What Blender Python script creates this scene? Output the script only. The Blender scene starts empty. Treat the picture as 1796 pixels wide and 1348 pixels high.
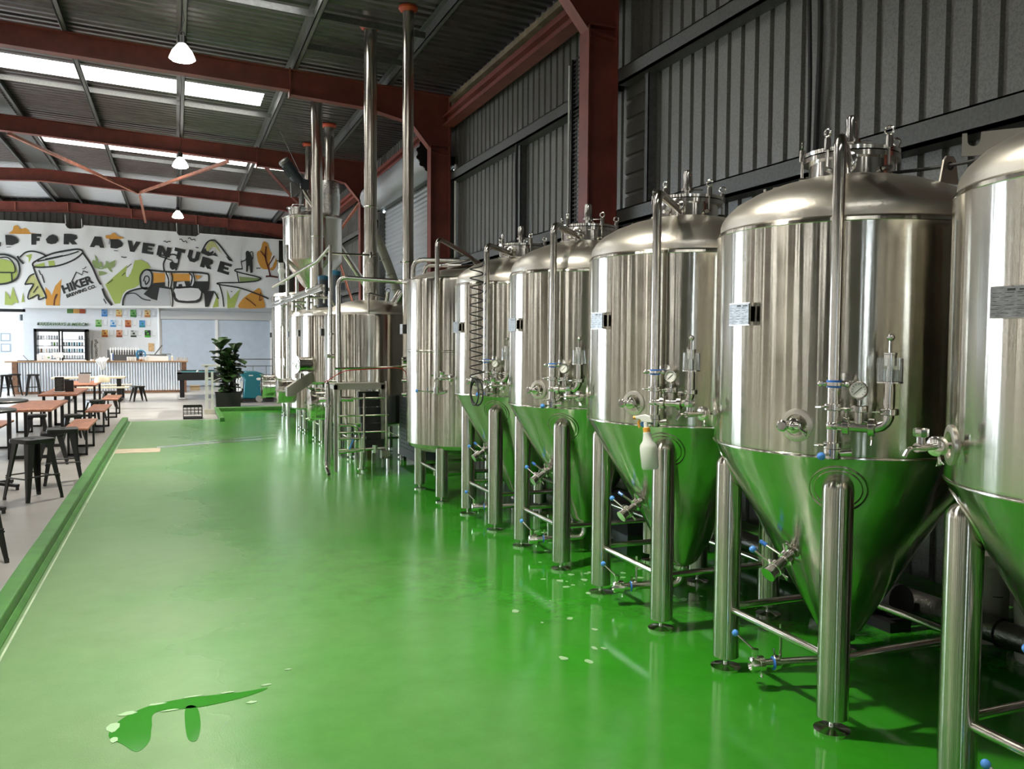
import bpy, math, random
from mathutils import Vector, Matrix
random.seed(7)
PI = math.pi
scene = bpy.context.scene
COL = scene.collection

# ------------------------------------------------------------------ camera
cam_data = bpy.data.cameras.new('camera')
cam = bpy.data.objects.new('camera', cam_data)
COL.objects.link(cam)
F_PX, CAM_H = 1485.5, 1.65
pitch, yaw, roll = math.radians(2.834), math.radians(21.597), math.radians(0.395)
fw = Vector((math.sin(yaw)*math.cos(pitch), math.cos(yaw)*math.cos(pitch), -math.sin(pitch)))
r0 = Vector((math.cos(yaw), -math.sin(yaw), 0)); u0 = r0.cross(fw)
rt = r0*math.cos(roll) + u0*math.sin(roll); up = -r0*math.sin(roll) + u0*math.cos(roll)
cam.matrix_world = Matrix(((rt.x, up.x, -fw.x, 0), (rt.y, up.y, -fw.y, 0), (rt.z, up.z, -fw.z, CAM_H), (0, 0, 0, 1)))
cam_data.sensor_width = 36.0
cam_data.lens = F_PX*36.0/1796.0
cam_data.clip_start = 0.05; cam_data.clip_end = 200
scene.camera = cam

# ------------------------------------------------------------------ world, sun, exposure
scene.view_settings.view_transform = 'Standard'
scene.view_settings.look = 'None'
scene.view_settings.exposure = 0.1
scene.view_settings.gamma = 1
scene.view_settings.use_curve_mapping = False
w = bpy.data.worlds.new('sky'); scene.world = w; w.use_nodes = True
wn = w.node_tree.nodes; bg = wn['Background']
bg.inputs[0].default_value = (0.76, 0.88, 1.0, 1); bg.inputs[1].default_value = 15.5
sun_d = bpy.data.lights.new('sun', 'SUN'); sun_d.energy = 15.0; sun_d.angle = math.radians(1.5)
sun_d.color = (1, 0.95, 0.86)
sun = bpy.data.objects.new('sun', sun_d); COL.objects.link(sun)
sun.rotation_euler = Vector((-1.0, 0.16, 0.36)).to_track_quat('Z', 'Y').to_euler()
# portals: where the daylight comes in (guide the sampling only)
def portal(loc, sx, sy, toward):
    d = bpy.data.lights.new('daylight_portal', 'AREA'); d.shape = 'RECTANGLE'; d.size = sx; d.size_y = sy
    d.cycles.is_portal = True
    o = bpy.data.objects.new('daylight_portal', d); COL.objects.link(o); o.location = loc
    o.rotation_euler = Vector(toward).to_track_quat('-Z', 'Z').to_euler()
portal((-11.35, 26.0, 2.1), 10.0, 4.2, (1, 0, 0))
portal((-2.0, -6.05, 1.6), 0.24, 3.2, (0, 1, 0))

# ------------------------------------------------------------------ materials
MATS = {}
def _nt(name):
    m = bpy.data.materials.new(name); m.use_nodes = True
    nt = m.node_tree; return m, nt, nt.nodes['Principled BSDF']
def col4(c): return (c[0], c[1], c[2], 1)
def add_map(nt, scale, coord='Object'):
    tc = nt.nodes.new('ShaderNodeTexCoord'); mp = nt.nodes.new('ShaderNodeMapping')
    nt.links.new(tc.outputs[coord], mp.inputs[0]); mp.inputs['Scale'].default_value = scale
    return mp
def noise(nt, mp, scale, detail=3, rough=0.5):
    n = nt.nodes.new('ShaderNodeTexNoise'); n.inputs['Scale'].default_value = scale
    n.inputs['Detail'].default_value = detail; n.inputs['Roughness'].default_value = rough
    nt.links.new(mp.outputs[0], n.inputs['Vector']); return n
def ramp(nt, fac, stops):
    r = nt.nodes.new('ShaderNodeValToRGB'); e = r.color_ramp.elements
    while len(e) < len(stops): e.new(0.5)
    for i, (p, c) in enumerate(stops): e[i].position = p; e[i].color = c if len(c) == 4 else col4(c)
    nt.links.new(fac, r.inputs[0]); return r
def g(v): return (v, v, v)
def mat(name, color, rough=0.5, metal=0.0, var=0.0, nscale=5, bump=0.0, bscale=40, stretch=(1, 1, 1), emit=None, estr=0, alpha=1, trans=0, rvar=0.0, coat=0):
    if name in MATS: return MATS[name]
    m, nt, b = _nt(name)
    b.inputs['Base Color'].default_value = col4(color); b.inputs['Roughness'].default_value = rough
    b.inputs['Metallic'].default_value = metal
    if coat: b.inputs['Coat Weight'].default_value = coat; b.inputs['Coat Roughness'].default_value = 0.08
    if trans: b.inputs['Transmission Weight'].default_value = trans
    if alpha < 1: b.inputs['Alpha'].default_value = alpha
    if emit: b.inputs['Emission Color'].default_value = col4(emit); b.inputs['Emission Strength'].default_value = estr
    if var or rvar:
        mp = add_map(nt, stretch); n = noise(nt, mp, nscale, 4, 0.6)
        if var:
            lo = [max(0, c*(1-var)) for c in color]; hi = [min(1, c*(1+var)) for c in color]
            r = ramp(nt, n.outputs[0], [(0.3, lo), (0.7, hi)]); nt.links.new(r.outputs[0], b.inputs['Base Color'])
        if rvar:
            r2 = ramp(nt, n.outputs[0], [(0.3, g(max(0.02, rough-rvar))), (0.7, g(rough+rvar))]); nt.links.new(r2.outputs[0], b.inputs['Roughness'])
    if bump:
        mp = add_map(nt, stretch); n = noise(nt, mp, bscale, 3, 0.6); bp = nt.nodes.new('ShaderNodeBump')
        bp.inputs['Strength'].default_value = bump; bp.inputs['Distance'].default_value = 0.01
        nt.links.new(n.outputs[0], bp.inputs['Height']); nt.links.new(bp.outputs[0], b.inputs['Normal'])
    MATS[name] = m; return m

def steel_shell(name, base, rough, wob=0.35):
    """rolled sheet steel: gentle vertical waviness, spots of dried water"""
    m, nt, b = _nt(name)
    b.inputs['Metallic'].default_value = 1.0
    b.inputs['Anisotropic'].default_value = 0.95; b.inputs['Anisotropic Rotation'].default_value = 0.25
    tg = nt.nodes.new('ShaderNodeTangent'); tg.direction_type = 'RADIAL'; tg.axis = 'Z'; nt.links.new(tg.outputs[0], b.inputs['Tangent'])
    mp = add_map(nt, (1, 1, 0.022)); n1 = noise(nt, mp, 10, 2.5, 0.55)
    mp2 = add_map(nt, (1, 1, 1)); n2 = noise(nt, mp2, 60, 5, 0.75); n3 = noise(nt, mp2, 3.2, 3, 0.6)
    bp = nt.nodes.new('ShaderNodeBump'); bp.inputs['Strength'].default_value = wob; bp.inputs['Distance'].default_value = 0.012
    nt.links.new(n1.outputs[0], bp.inputs['Height'])
    bp2 = nt.nodes.new('ShaderNodeBump'); bp2.inputs['Strength'].default_value = 0.05; bp2.inputs['Distance'].default_value = 0.003
    nt.links.new(n2.outputs[0], bp2.inputs['Height']); nt.links.new(bp.outputs[0], bp2.inputs['Normal'])
    nt.links.new(bp2.outputs[0], b.inputs['Normal'])
    r = ramp(nt, n3.outputs[0], [(0.35, g(rough*0.85)), (0.7, g(rough*1.3))]); nt.links.new(r.outputs[0], b.inputs['Roughness'])
    r2 = ramp(nt, n1.outputs[0], [(0.3, [c*0.86 for c in base]), (0.7, base)]); nt.links.new(r2.outputs[0], b.inputs['Base Color'])
    MATS[name] = m; return m

STEEL = steel_shell('brushed_steel_sheet', (0.68, 0.645, 0.57), 0.165, 0.30)
LEGST = steel_shell('brushed_leg_steel', (0.60, 0.575, 0.50), 0.19, 0.22)
DOME = mat('dull_steel_dome', (0.74, 0.70, 0.62), 0.34, 1, rvar=0.04, nscale=5, bump=0.10, bscale=70)
PIPE = mat('polished_steel_pipe', (0.72, 0.69, 0.63), 0.16, 1, rvar=0.05, nscale=8)
FIT = mat('bright_steel_fitting', (0.78, 0.76, 0.71), 0.13, 1)
FLUE = mat('flue_steel', (0.66, 0.62, 0.54), 0.2, 1, rvar=0.06, nscale=4)
GALV = mat('galvanised_steel', (0.20, 0.20, 0.19), 0.45, 0.75, var=0.25, nscale=55, rvar=0.08)
GALVD = mat('dull_galvanised_purlin', (0.14, 0.143, 0.14), 0.5, 0.5, var=0.2, nscale=20)
CLAD = mat('grey_wall_cladding', (0.170, 0.168, 0.153), 0.42, 0.55, var=0.3, nscale=70, rvar=0.1, bump=0.03)
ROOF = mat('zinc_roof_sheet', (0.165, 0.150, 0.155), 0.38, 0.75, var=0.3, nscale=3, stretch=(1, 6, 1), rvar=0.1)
REDOX = mat('red_oxide_paint', (0.205, 0.050, 0.035), 0.48, 0, var=0.25, nscale=3, bump=0.05)
REDRUST = mat('rusty_brace_paint', (0.42, 0.16, 0.10), 0.55, 0, var=0.35, nscale=6)
BLACKM = mat('black_powder_coat', (0.012, 0.012, 0.012), 0.35, 0, rvar=0.08)
BLACKP = mat('black_plastic', (0.010, 0.010, 0.010), 0.5)
RUBBER = mat('black_rubber', (0.015, 0.015, 0.015), 0.6)
WHITE = mat('white_wall_paint', (0.78, 0.79, 0.80), 0.6, 0, var=0.03)
WHITEP = mat('white_powder_coat', (0.80, 0.80, 0.78), 0.4)
BLUE = mat('blue_plastic', (0.03, 0.16, 0.55), 0.3)
LBLUE = mat('light_blue_ball', (0.09, 0.30, 0.80), 0.25)
TEAL = mat('teal_plastic', (0.006, 0.135, 0.18), 0.38)
ORANGE = mat('orange_flashing', (0.55, 0.08, 0.03), 0.5)
TRIGGER = mat('orange_trigger_plastic', (0.85, 0.38, 0.06), 0.4)
BOTTLE = mat('milky_bottle_plastic', (0.78, 0.80, 0.74), 0.35, trans=0.15)
GLASS = mat('clear_glass', (0.95, 0.97, 0.97), 0.03, 0, trans=0.95)
WATER = mat('water', (0.9, 0.95, 0.93), 0.02, 0, trans=1.0)
TABLE = mat('red_brown_timber', (0.29, 0.115, 0.065), 0.42, 0, var=0.35, nscale=6, stretch=(3, 0.5, 1), bump=0.04)
CREAM = mat('cream_timber', (0.76, 0.68, 0.50), 0.5, 0, var=0.1, nscale=5, stretch=(0.4, 4, 1))
BARWOOD = mat('bar_top_timber', (0.34, 0.20, 0.10), 0.4, 0, var=0.35, nscale=6, stretch=(0.5, 4, 1))
RUSTW = mat('old_timber_post', (0.22, 0.11, 0.06), 0.7, 0, var=0.35, nscale=8)
CORRW = mat('corrugated_bar_front', (0.62, 0.65, 0.69), 0.35, 0.4)
FACE = mat('gauge_face', (0.85, 0.85, 0.82), 0.3)
PLATE = mat('engraved_plate', (0.24, 0.245, 0.24), 0.33, 0.8, var=0.4, nscale=30, stretch=(1, 1, 5))
INK = mat('engraved_ink', (0.02, 0.022, 0.02), 0.5)
GREENINK = mat('green_mark', (0.03, 0.18, 0.02), 0.5)
FOIL = mat('foil_lagging', (0.55, 0.54, 0.50), 0.22, 1, bump=0.9, bscale=26)
DFOIL = mat('grimy_foil_lagging', (0.20, 0.20, 0.18), 0.35, 0.9, bump=0.8, bscale=22)
BUCKET = mat('grubby_white_plastic', (0.50, 0.49, 0.43), 0.5, var=0.15, nscale=6)
SHUTTER = mat('roller_shutter_grey', (0.52, 0.53, 0.55), 0.38, 0.5)
CONC = mat('polished_concrete', (0.27, 0.262, 0.25), 0.30, 0, var=0.16, nscale=1.4)
SOIL = mat('dark_soil', (0.02, 0.014, 0.01), 0.9)
LEAFM = mat('dark_leaf', (0.018, 0.045, 0.010), 0.32, 0, var=0.5, nscale=7)
STEM = mat('bark_stem', (0.05, 0.032, 0.02), 0.8)
COPPER = mat('red_cable', (0.35, 0.02, 0.015), 0.4)
MOTOR = mat('grey_motor_paint', (0.045, 0.055, 0.065), 0.4, 0.2)
PAPER = mat('white_paper', (0.80, 0.80, 0.79), 0.6)

def green_floor():
    m, nt, b = _nt('green_epoxy_floor')
    L = nt.links
    mp = add_map(nt, (1, 1, 1)); big = noise(nt, mp, 0.8, 3, 0.5); med = noise(nt, mp, 5, 5, 0.65)
    fine = noise(nt, mp, 130, 2, 0.6); fine2 = noise(nt, mp, 14, 3, 0.6)
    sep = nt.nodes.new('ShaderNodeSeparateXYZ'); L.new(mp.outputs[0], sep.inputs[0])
    # dry walkway to wet tank side by x (plus noise), also fades painted haze
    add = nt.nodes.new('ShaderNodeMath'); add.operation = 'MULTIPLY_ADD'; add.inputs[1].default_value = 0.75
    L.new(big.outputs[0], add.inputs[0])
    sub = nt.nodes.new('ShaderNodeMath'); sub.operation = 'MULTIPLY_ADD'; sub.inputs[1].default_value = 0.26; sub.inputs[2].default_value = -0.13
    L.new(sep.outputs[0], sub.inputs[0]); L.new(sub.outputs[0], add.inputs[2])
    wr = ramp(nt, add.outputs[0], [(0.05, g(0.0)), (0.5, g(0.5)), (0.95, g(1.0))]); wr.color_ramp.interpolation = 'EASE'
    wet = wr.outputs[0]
    rr = ramp(nt, wet, [(0.0, g(0.36)), (0.55, g(0.20)), (1.0, g(0.07))])
    L.new(rr.outputs[0], b.inputs['Roughness'])
    c1 = ramp(nt, med.outputs[0], [(0.3, (0.024, 0.215, 0.010)), (0.7, (0.032, 0.260, 0.014))])
    haze_green = ramp(nt, med.outputs[0], [(0.3, (0.095, 0.200, 0.064)), (0.7, (0.120, 0.230, 0.086))])  # paler green paints the bar's hazy reflection into the walkway side
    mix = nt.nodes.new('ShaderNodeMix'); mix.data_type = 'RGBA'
    L.new(wet, mix.inputs[0]); L.new(haze_green.outputs[0], mix.inputs[6]); L.new(c1.outputs[0], mix.inputs[7])
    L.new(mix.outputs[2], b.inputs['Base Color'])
    inv = nt.nodes.new('ShaderNodeMath'); inv.operation = 'SUBTRACT'; inv.inputs[0].default_value = 1.1; L.new(wet, inv.inputs[1])
    hh = nt.nodes.new('ShaderNodeMath'); hh.operation = 'MULTIPLY'; L.new(inv.outputs[0], hh.inputs[0]); L.new(fine.outputs[0], hh.inputs[1])
    bp = nt.nodes.new('ShaderNodeBump'); bp.inputs['Distance'].default_value = 0.0012; bp.inputs['Strength'].default_value = 0.65
    L.new(hh.outputs[0], bp.inputs['Height'])
    bp2 = nt.nodes.new('ShaderNodeBump'); bp2.inputs['Distance'].default_value = 0.004; bp2.inputs['Strength'].default_value = 0.10
    L.new(fine2.outputs[0], bp2.inputs['Height']); L.new(bp.outputs[0], bp2.inputs['Normal']); L.new(bp2.outputs[0], b.inputs['Normal'])
    b.inputs['Specular IOR Level'].default_value = 0.6
    return m
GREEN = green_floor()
GIRT = mat('dull_grey_girt', (0.105, 0.106, 0.098), 0.5, 0.4, var=0.2, nscale=40)
KERBG = mat('green_kerb_paint', (0.045, 0.17, 0.025), 0.4, 0, var=0.25, nscale=5, bump=0.1)

# ------------------------------------------------------------------ mesh helpers
def rounded(pts, rad, n=5):
    pts = [Vector(p) for p in pts]
    if rad <= 0 or len(pts) < 3: return pts
    out = [pts[0]]
    for i in range(1, len(pts)-1):
        a, b, c = pts[i-1], pts[i], pts[i+1]
        d1, d2 = (a-b), (c-b); l1, l2 = d1.length, d2.length
        r = min(rad, l1*0.49, l2*0.49)
        p1 = b + d1.normalized()*r; p2 = b + d2.normalized()*r
        for k in range(n+1):
            t = k/n; out.append(p1*(1-t)**2 + b*2*t*(1-t) + p2*t*t)
    out.append(pts[-1]); return out

class MB:
    def __init__(s): s.v = []; s.f = []; s.M = Matrix.Identity(4)
    def at(s, x=0, y=0, z=0, rz=0, M=None):
        s.M = (Matrix.Translation((x, y, z)) @ Matrix.Rotation(rz, 4, 'Z')) if M is None else M; return s
    def add(s, vs, fs):
        k = len(s.v); s.v += [s.M @ Vector(v) for v in vs]; s.f += [tuple(i+k for i in f) for f in fs]; return s
    def box(s, a, b):
        x0, y0, z0 = a; x1, y1, z1 = b
        return s.add([(x0, y0, z0), (x1, y0, z0), (x1, y1, z0), (x0, y1, z0), (x0, y0, z1), (x1, y0, z1), (x1, y1, z1), (x0, y1, z1)],
                     [(0, 3, 2, 1), (4, 5, 6, 7), (0, 1, 5, 4), (1, 2, 6, 5), (2, 3, 7, 6), (3, 0, 4, 7)])
    def beam(s, p, q, w, h, upv=(0, 0, 1)):
        p = Vector(p); q = Vector(q); d = (q-p).normalized(); u = Vector(upv)
        if abs(d.dot(u)) > 0.98: u = Vector((1, 0, 0))
        sd = d.cross(u).normalized()*w/2; u = sd.cross(d).normalized()*h/2
        return s.add([p-sd-u, p+sd-u, p+sd+u, p-sd+u, q-sd-u, q+sd-u, q+sd+u, q-sd+u],
                     [(0, 1, 2, 3), (7, 6, 5, 4), (0, 4, 5, 1), (1, 5, 6, 2), (2, 6, 7, 3), (3, 7, 4, 0)])
    def cyl(s, p, q, r, n=16, r2=None):
        p = Vector(p); q = Vector(q); r2 = r if r2 is None else r2; d = (q-p).normalized()
        a = d.orthogonal().normalized(); b = d.cross(a)
        vs = [p+(a*math.cos(2*PI*i/n)+b*math.sin(2*PI*i/n))*r for i in range(n)] + [q+(a*math.cos(2*PI*i/n)+b*math.sin(2*PI*i/n))*r2 for i in range(n)]
        fs = [(i, (i+1) % n, n+(i+1) % n, n+i) for i in range(n)] + [tuple(range(n-1, -1, -1)), tuple(range(n, 2*n))]
        return s.add(vs, fs)
    def tube(s, pts, r, n=12, rad=0.0, closed=False):
        P = rounded(pts, rad) if not closed else [Vector(p) for p in pts]
        m = len(P); rings = []; a = None
        for i in range(m):
            if closed: d = (P[(i+1) % m]-P[i-1]).normalized()
            else: d = (P[min(i+1, m-1)]-P[max(i-1, 0)]).normalized()
            a = d.orthogonal().normalized() if a is None else (a-d*a.dot(d)).normalized()
            b = d.cross(a); rr = r[i] if isinstance(r, (list, tuple)) else r
            rings.append([P[i]+(a*math.cos(2*PI*k/n)+b*math.sin(2*PI*k/n))*rr for k in range(n)])
        vs = [v for ring in rings for v in ring]; fs = []
        for i in range(m if closed else m-1):
            j = (i+1) % m
            for k in range(n): fs.append((i*n+k, i*n+(k+1) % n, j*n+(k+1) % n, j*n+k))
        if not closed: fs += [tuple(range(n-1, -1, -1)), tuple(range((m-1)*n, m*n))]
        return s.add(vs, fs)
    def lathe(s, prof, n=32, c=(0, 0, 0), axis=None, cap=True):
        """prof: (radius, height) pairs along axis from c"""
        c = Vector(c); d = Vector(axis).normalized() if axis else Vector((0, 0, 1))
        a = Vector((1, 0, 0)) if abs(d.z) > 0.99 else d.orthogonal().normalized(); b = d.cross(a)
        vs = []; fs = []; m = len(prof)
        for r, h in prof:
            vs += [c+d*h+(a*math.cos(2*PI*k/n)+b*math.sin(2*PI*k/n))*max(r, 1e-4) for k in range(n)]
        for i in range(m-1):
            for k in range(n): fs.append((i*n+k, i*n+(k+1) % n, (i+1)*n+(k+1) % n, (i+1)*n+k))
        if cap: fs += [tuple(range(n-1, -1, -1)), tuple(range((m-1)*n, m*n))]
        return s.add(vs, fs)
    def ball(s, c, r, n=14, sc=(1, 1, 1)):
        prof = []; m = n//2+1
        vs = []; fs = []
        for i in range(m+1):
            t = PI*i/m
            for k in range(n):
                p = 2*PI*k/n; vs.append(Vector(c)+Vector((max(math.sin(t), 1e-3)*math.cos(p)*sc[0], max(math.sin(t), 1e-3)*math.sin(p)*sc[1], -math.cos(t)*sc[2]))*r)
        for i in range(m):
            for k in range(n): fs.append((i*n+k, i*n+(k+1) % n, (i+1)*n+(k+1) % n, (i+1)*n+k))
        return s.add(vs, fs)
    def torus(s, c, R, r, axis=(0, 0, 1), n=24, m=8, a0=0, a1=2*PI):
        c = Vector(c); d = Vector(axis).normalized(); a = d.orthogonal().normalized(); b = d.cross(a)
        full = abs(a1-a0-2*PI) < 1e-6; k = n if full else n+1
        pts = [c+(a*math.cos(a0+(a1-a0)*i/n)+b*math.sin(a0+(a1-a0)*i/n))*R for i in range(k)]
        return s.tube(pts, r, m, closed=full)
    def prism(s, poly, p0, ex, ey, ez, th):
        """flat polygon (x,y list) in the plane (ex,ey) at p0, thickness th along ez"""
        p0, ex, ey, ez = Vector(p0), Vector(ex), Vector(ey), Vector(ez); n = len(poly)
        vs = [p0+ex*x+ey*y for x, y in poly] + [p0+ex*x+ey*y+ez*th for x, y in poly]
        return s.add(vs, [tuple(range(n-1, -1, -1)), tuple(range(n, 2*n))]+[(i, (i+1) % n, n+(i+1) % n, n+i) for i in range(n)])
    def build(s, name, m, parent=None, smooth=True, bevel=0, angle=35, loc=None):
        me = bpy.data.meshes.new(name); me.from_pydata([tuple(v) for v in s.v], [], s.f); me.update()
        me.materials.append(m)
        import bmesh
        bm = bmesh.new(); bm.from_mesh(me); bmesh.ops.recalc_face_normals(bm, faces=bm.faces); bm.to_mesh(me); bm.free()
        if smooth:
            me.polygons.foreach_set('use_smooth', [True]*len(me.polygons)); me.set_sharp_from_angle(angle=math.radians(angle))
        o = bpy.data.objects.new(name, me); COL.objects.link(o)
        if parent: o.parent = parent
        if loc: o.location = loc
        if bevel:
            bv = o.modifiers.new('bevel', 'BEVEL'); bv.width = bevel; bv.segments = 2; bv.limit_method = 'ANGLE'
        return o

def tag(o, label=None, cat=None, group=None, kind=None):
    if label: o['label'] = label
    if cat: o['category'] = cat
    if group: o['group'] = group
    if kind: o['kind'] = kind
    return o
def empty(name, label, cat, loc=(0, 0, 0), rz=0, group=None):
    o = bpy.data.objects.new(name, None); COL.objects.link(o); o.location = loc; o.rotation_euler = (0, 0, rz)
    o.empty_display_size = 0.1
    return tag(o, label, cat, group)
def copy_tree(o, parent=None):
    c = o.copy(); COL.objects.link(c)
    if parent: c.parent = parent; c.matrix_parent_inverse = o.matrix_parent_inverse
    for ch in o.children: copy_tree(ch, c)
    return c
def dup(o, label, loc, rz=None, group=None):
    c = copy_tree(o); c.location = loc
    if rz is not None: c.rotation_euler = (0, 0, rz)
    c['label'] = label
    if group: c['group'] = group
    return c
def struct(mb, name, m, parent=None, **k):
    o = mb.build(name, m, parent, **k)
    if not parent: o['kind'] = 'structure'
    return o
def text_mb(mb, s, p0, ex, ez, size, th=0.002, bold=0.0, shear=0.0, center=True):
    """lettering as mesh: ex = reading direction, ez = up"""
    cu = bpy.data.curves.new('t', 'FONT'); cu.body = s; cu.size = size; cu.extrude = th; cu.offset = bold; cu.shear = shear; cu.resolution_u = 3
    if center: cu.align_x = 'CENTER'
    to = bpy.data.objects.new('t', cu); me = bpy.data.meshes.new_from_object(to)
    ex = Vector(ex).normalized(); ez = Vector(ez).normalized(); n = ex.cross(ez); p0 = Vector(p0)
    mb.add([p0+ex*v.co.x+ez*v.co.y+n*v.co.z for v in me.vertices], [tuple(p.vertices) for p in me.polygons])
    bpy.data.objects.remove(to); bpy.data.meshes.remove(me); bpy.data.curves.remove(cu)
    return mb
# ================================================================== SETTING
RX, RZ, SL = -3.35, 6.26, 0.047          # ridge x, rafter top at ridge, fall per metre
def raft_z(x): return RZ - SL*abs(x-RX)
def roof_z(x): return RZ + 0.17 - SL*abs(x-RX)
WX, LX, Y0, Y1 = 4.62, -11.3, -6.0, 32.6
struct(MB().box((-45, -30, -0.06), (40, 60, -0.02)), 'ground', mat('outdoor_concrete', (0.5, 0.49, 0.46), 0.8))
struct(MB().box((LX, Y0, -0.02), (WX, 36.0, -0.003)), 'floor', CONC)
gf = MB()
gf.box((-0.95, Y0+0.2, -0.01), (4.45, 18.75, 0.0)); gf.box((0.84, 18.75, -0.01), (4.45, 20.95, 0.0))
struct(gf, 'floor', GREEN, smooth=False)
# kerbs
kb = MB()
kb.box((-1.035, Y0+0.2, -0.01), (-0.925, 18.6, 0.10))
kb.add([(-0.925, Y0+0.2, 0.001), (-0.925, Y0+0.2, 0.035), (-0.885, Y0+0.2, 0.001), (-0.925, 18.6, 0.001), (-0.925, 18.6, 0.035), (-0.885, 18.6, 0.001)],
       [(0, 1, 2), (3, 5, 4), (1, 4, 5, 2), (0, 3, 4, 1), (0, 2, 5, 3)])
struct(kb, 'trim_1', KERBG, bevel=0.012)
kb = MB(); kb.box((0.80, 20.85, 0), (4.45, 21.0, 0.09)); kb.box((0.80, 18.2, 0), (0.90, 20.85, 0.08)); 
struct(kb, 'trim_2', KERBG, bevel=0.012)
struct(MB().box((4.40, Y0+0.2, 0), (WX, 32.5, 0.10)), 'trim_3', KERBG, bevel=0.01)
# shallow puddles near the camera
struct(MB().box((-0.872, 2.0, 0.0), (-0.860, 18.5, 0.0022)), 'trim_60', mat('pale_sealant_line', (0.36, 0.46, 0.32), 0.4, var=0.3, nscale=3))
def smooth_poly(pts, m=6):
    n = len(pts); out = []
    for i in range(n):
        p0, p1, p2, p3 = pts[i-1], pts[i], pts[(i+1) % n], pts[(i+2) % n]
        for k in range(m):
            t = k/m; out.append(tuple(0.5*((2*p1[j])+(-p0[j]+p2[j])*t+(2*p0[j]-5*p1[j]+4*p2[j]-p3[j])*t*t+(-p0[j]+3*p1[j]-3*p2[j]+p3[j])*t**3) for j in (0, 1)))
    return out
PUDDLES = [smooth_poly(p) for p in ([(-0.284, 3.83), (-0.245, 3.975), (-0.134, 4.082), (0.03, 4.112), (0.255, 4.095), (0.385, 4.103), (0.276, 4.033), (0.077, 3.99), (-0.101, 4.006), (-0.118, 3.852), (-0.124, 3.715), (-0.168, 3.638), (-0.225, 3.727)],
           [(0.017, 4.0), (0.065, 3.994), (0.077, 3.807), (0.058, 3.657), (0.021, 3.704)])]
PUD = mat('water_over_green_floor', (0.030, 0.195, 0.018), 0.06)
for k, poly in enumerate(PUDDLES):
    q = MB().prism(poly, (0, 0, 0.0004), (1, 0, 0), (0, 1, 0), (0, 0, 1), 0.0012); o = q.build('water_puddle', PUD, smooth=False)
    tag(o, ('curved shallow puddle on the green floor, low in the view at left', 'small oval puddle just right of the curved puddle')[k], 'puddle')
# planter platform behind the far kerb
struct(MB().box((0.9, 21.0, 0), (4.45, 25.5, 0.02)), 'trim_4', CONC)
# drain slot and unpainted patch in the green floor
struct(MB().box((-0.86, 13.5, 0.0005), (-0.25, 14.0, 0.0022)), 'trim_5', mat('bare_screed', (0.40, 0.33, 0.23), 0.5, var=0.12))
dr = MB()
dr.add([(-0.3, 14.02, 0.0012), (1.6, 14.75, 0.0012), (1.6, 14.98, 0.0012), (-0.3, 14.16, 0.0012)], [(0, 1, 2, 3)])
dr.add([(0.2, 14.5, 0.0012), (1.6, 15.25, 0.0012), (1.6, 15.36, 0.0012), (0.2, 14.6, 0.0012)], [(0, 1, 2, 3)])
struct(dr, 'trim_6', mat('wet_drain_steel', (0.7, 0.72, 0.7), 0.12, 0.8), smooth=False)

def corr_profile(a0, a1, pitch, depth, kind='rib'):
    """list of (along, off) points"""
    out = []; a = a0
    while a < a1-1e-6:
        if kind == 'rib':      # wide pans with narrow deep ribs
            out += [(a, 0), (a+pitch*0.70, 0), (a+pitch*0.76, depth), (a+pitch*0.94, depth)]
        elif kind == 'trap':
            out += [(a, 0), (a+pitch*0.38, 0), (a+pitch*0.5, depth), (a+pitch*0.88, depth)]
        else:
            out += [(a+pitch*k/8, depth*0.5*(1-math.cos(2*PI*k/8))) for k in range(8)]
        a += pitch
    out = [(p, o) for p, o in out if p < a1]; out.append((a1, 0)); return out
def sheet(mb, prof, f0, f1):
    k = len(mb.v); vs = []
    for a, o in prof: vs += [f0(a, o), f1(a, o)]
    return mb.add(vs, [(2*i, 2*i+2, 2*i+3, 2*i+1) for i in range(len(prof)-1)])
def clad_x(mb, x, y0, y1, z0, z1, pitch=0.195, d=0.03):    # wall in a plane x = const, vertical ribs
    return sheet(mb, corr_profile(y0, y1, pitch, d), lambda a, o: (x+o, a, z0), lambda a, o: (x+o, a, z1))
def clad_y(mb, y, x0, x1, z0, z1, pitch=0.195, d=0.03):
    return sheet(mb, corr_profile(x0, x1, pitch, d), lambda a, o: (a, y+o, z0), lambda a, o: (a, y+o, z1))
# right wall: cladding with one shutter opening
m = MB(); ZT = roof_z(WX)+0.03
clad_x(m, WX, Y0, 14.55, 0, ZT); clad_x(m, WX, 14.55, 20.1, 4.75, ZT); clad_x(m, WX, 20.1, 36, 0, ZT)
struct(m, 'wall_right', CLAD, smooth=False)
m = MB(); clad_x(m, LX, Y0, 21, 0, 6.2); clad_x(m, LX, 21, 31, 4.2, 6.2); clad_x(m, LX, 31, 36, 0, 6.2)
struct(m, 'wall_left', mat('pale_wall_cladding', (0.22, 0.205, 0.17), 0.5, 0.2, var=0.1), smooth=False)
m = MB(); clad_y(m, Y0, LX, -2.1, 0, 6.5, d=-0.03); clad_y(m, Y0, -2.1, -1.9, 3.2, 6.5, d=-0.03); clad_y(m, Y0, -1.9, WX, 0, 6.5, d=-0.03)
struct(m, 'wall_front', mat('pale_wall_cladding', (0.42, 0.40, 0.35)), smooth=False)
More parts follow.
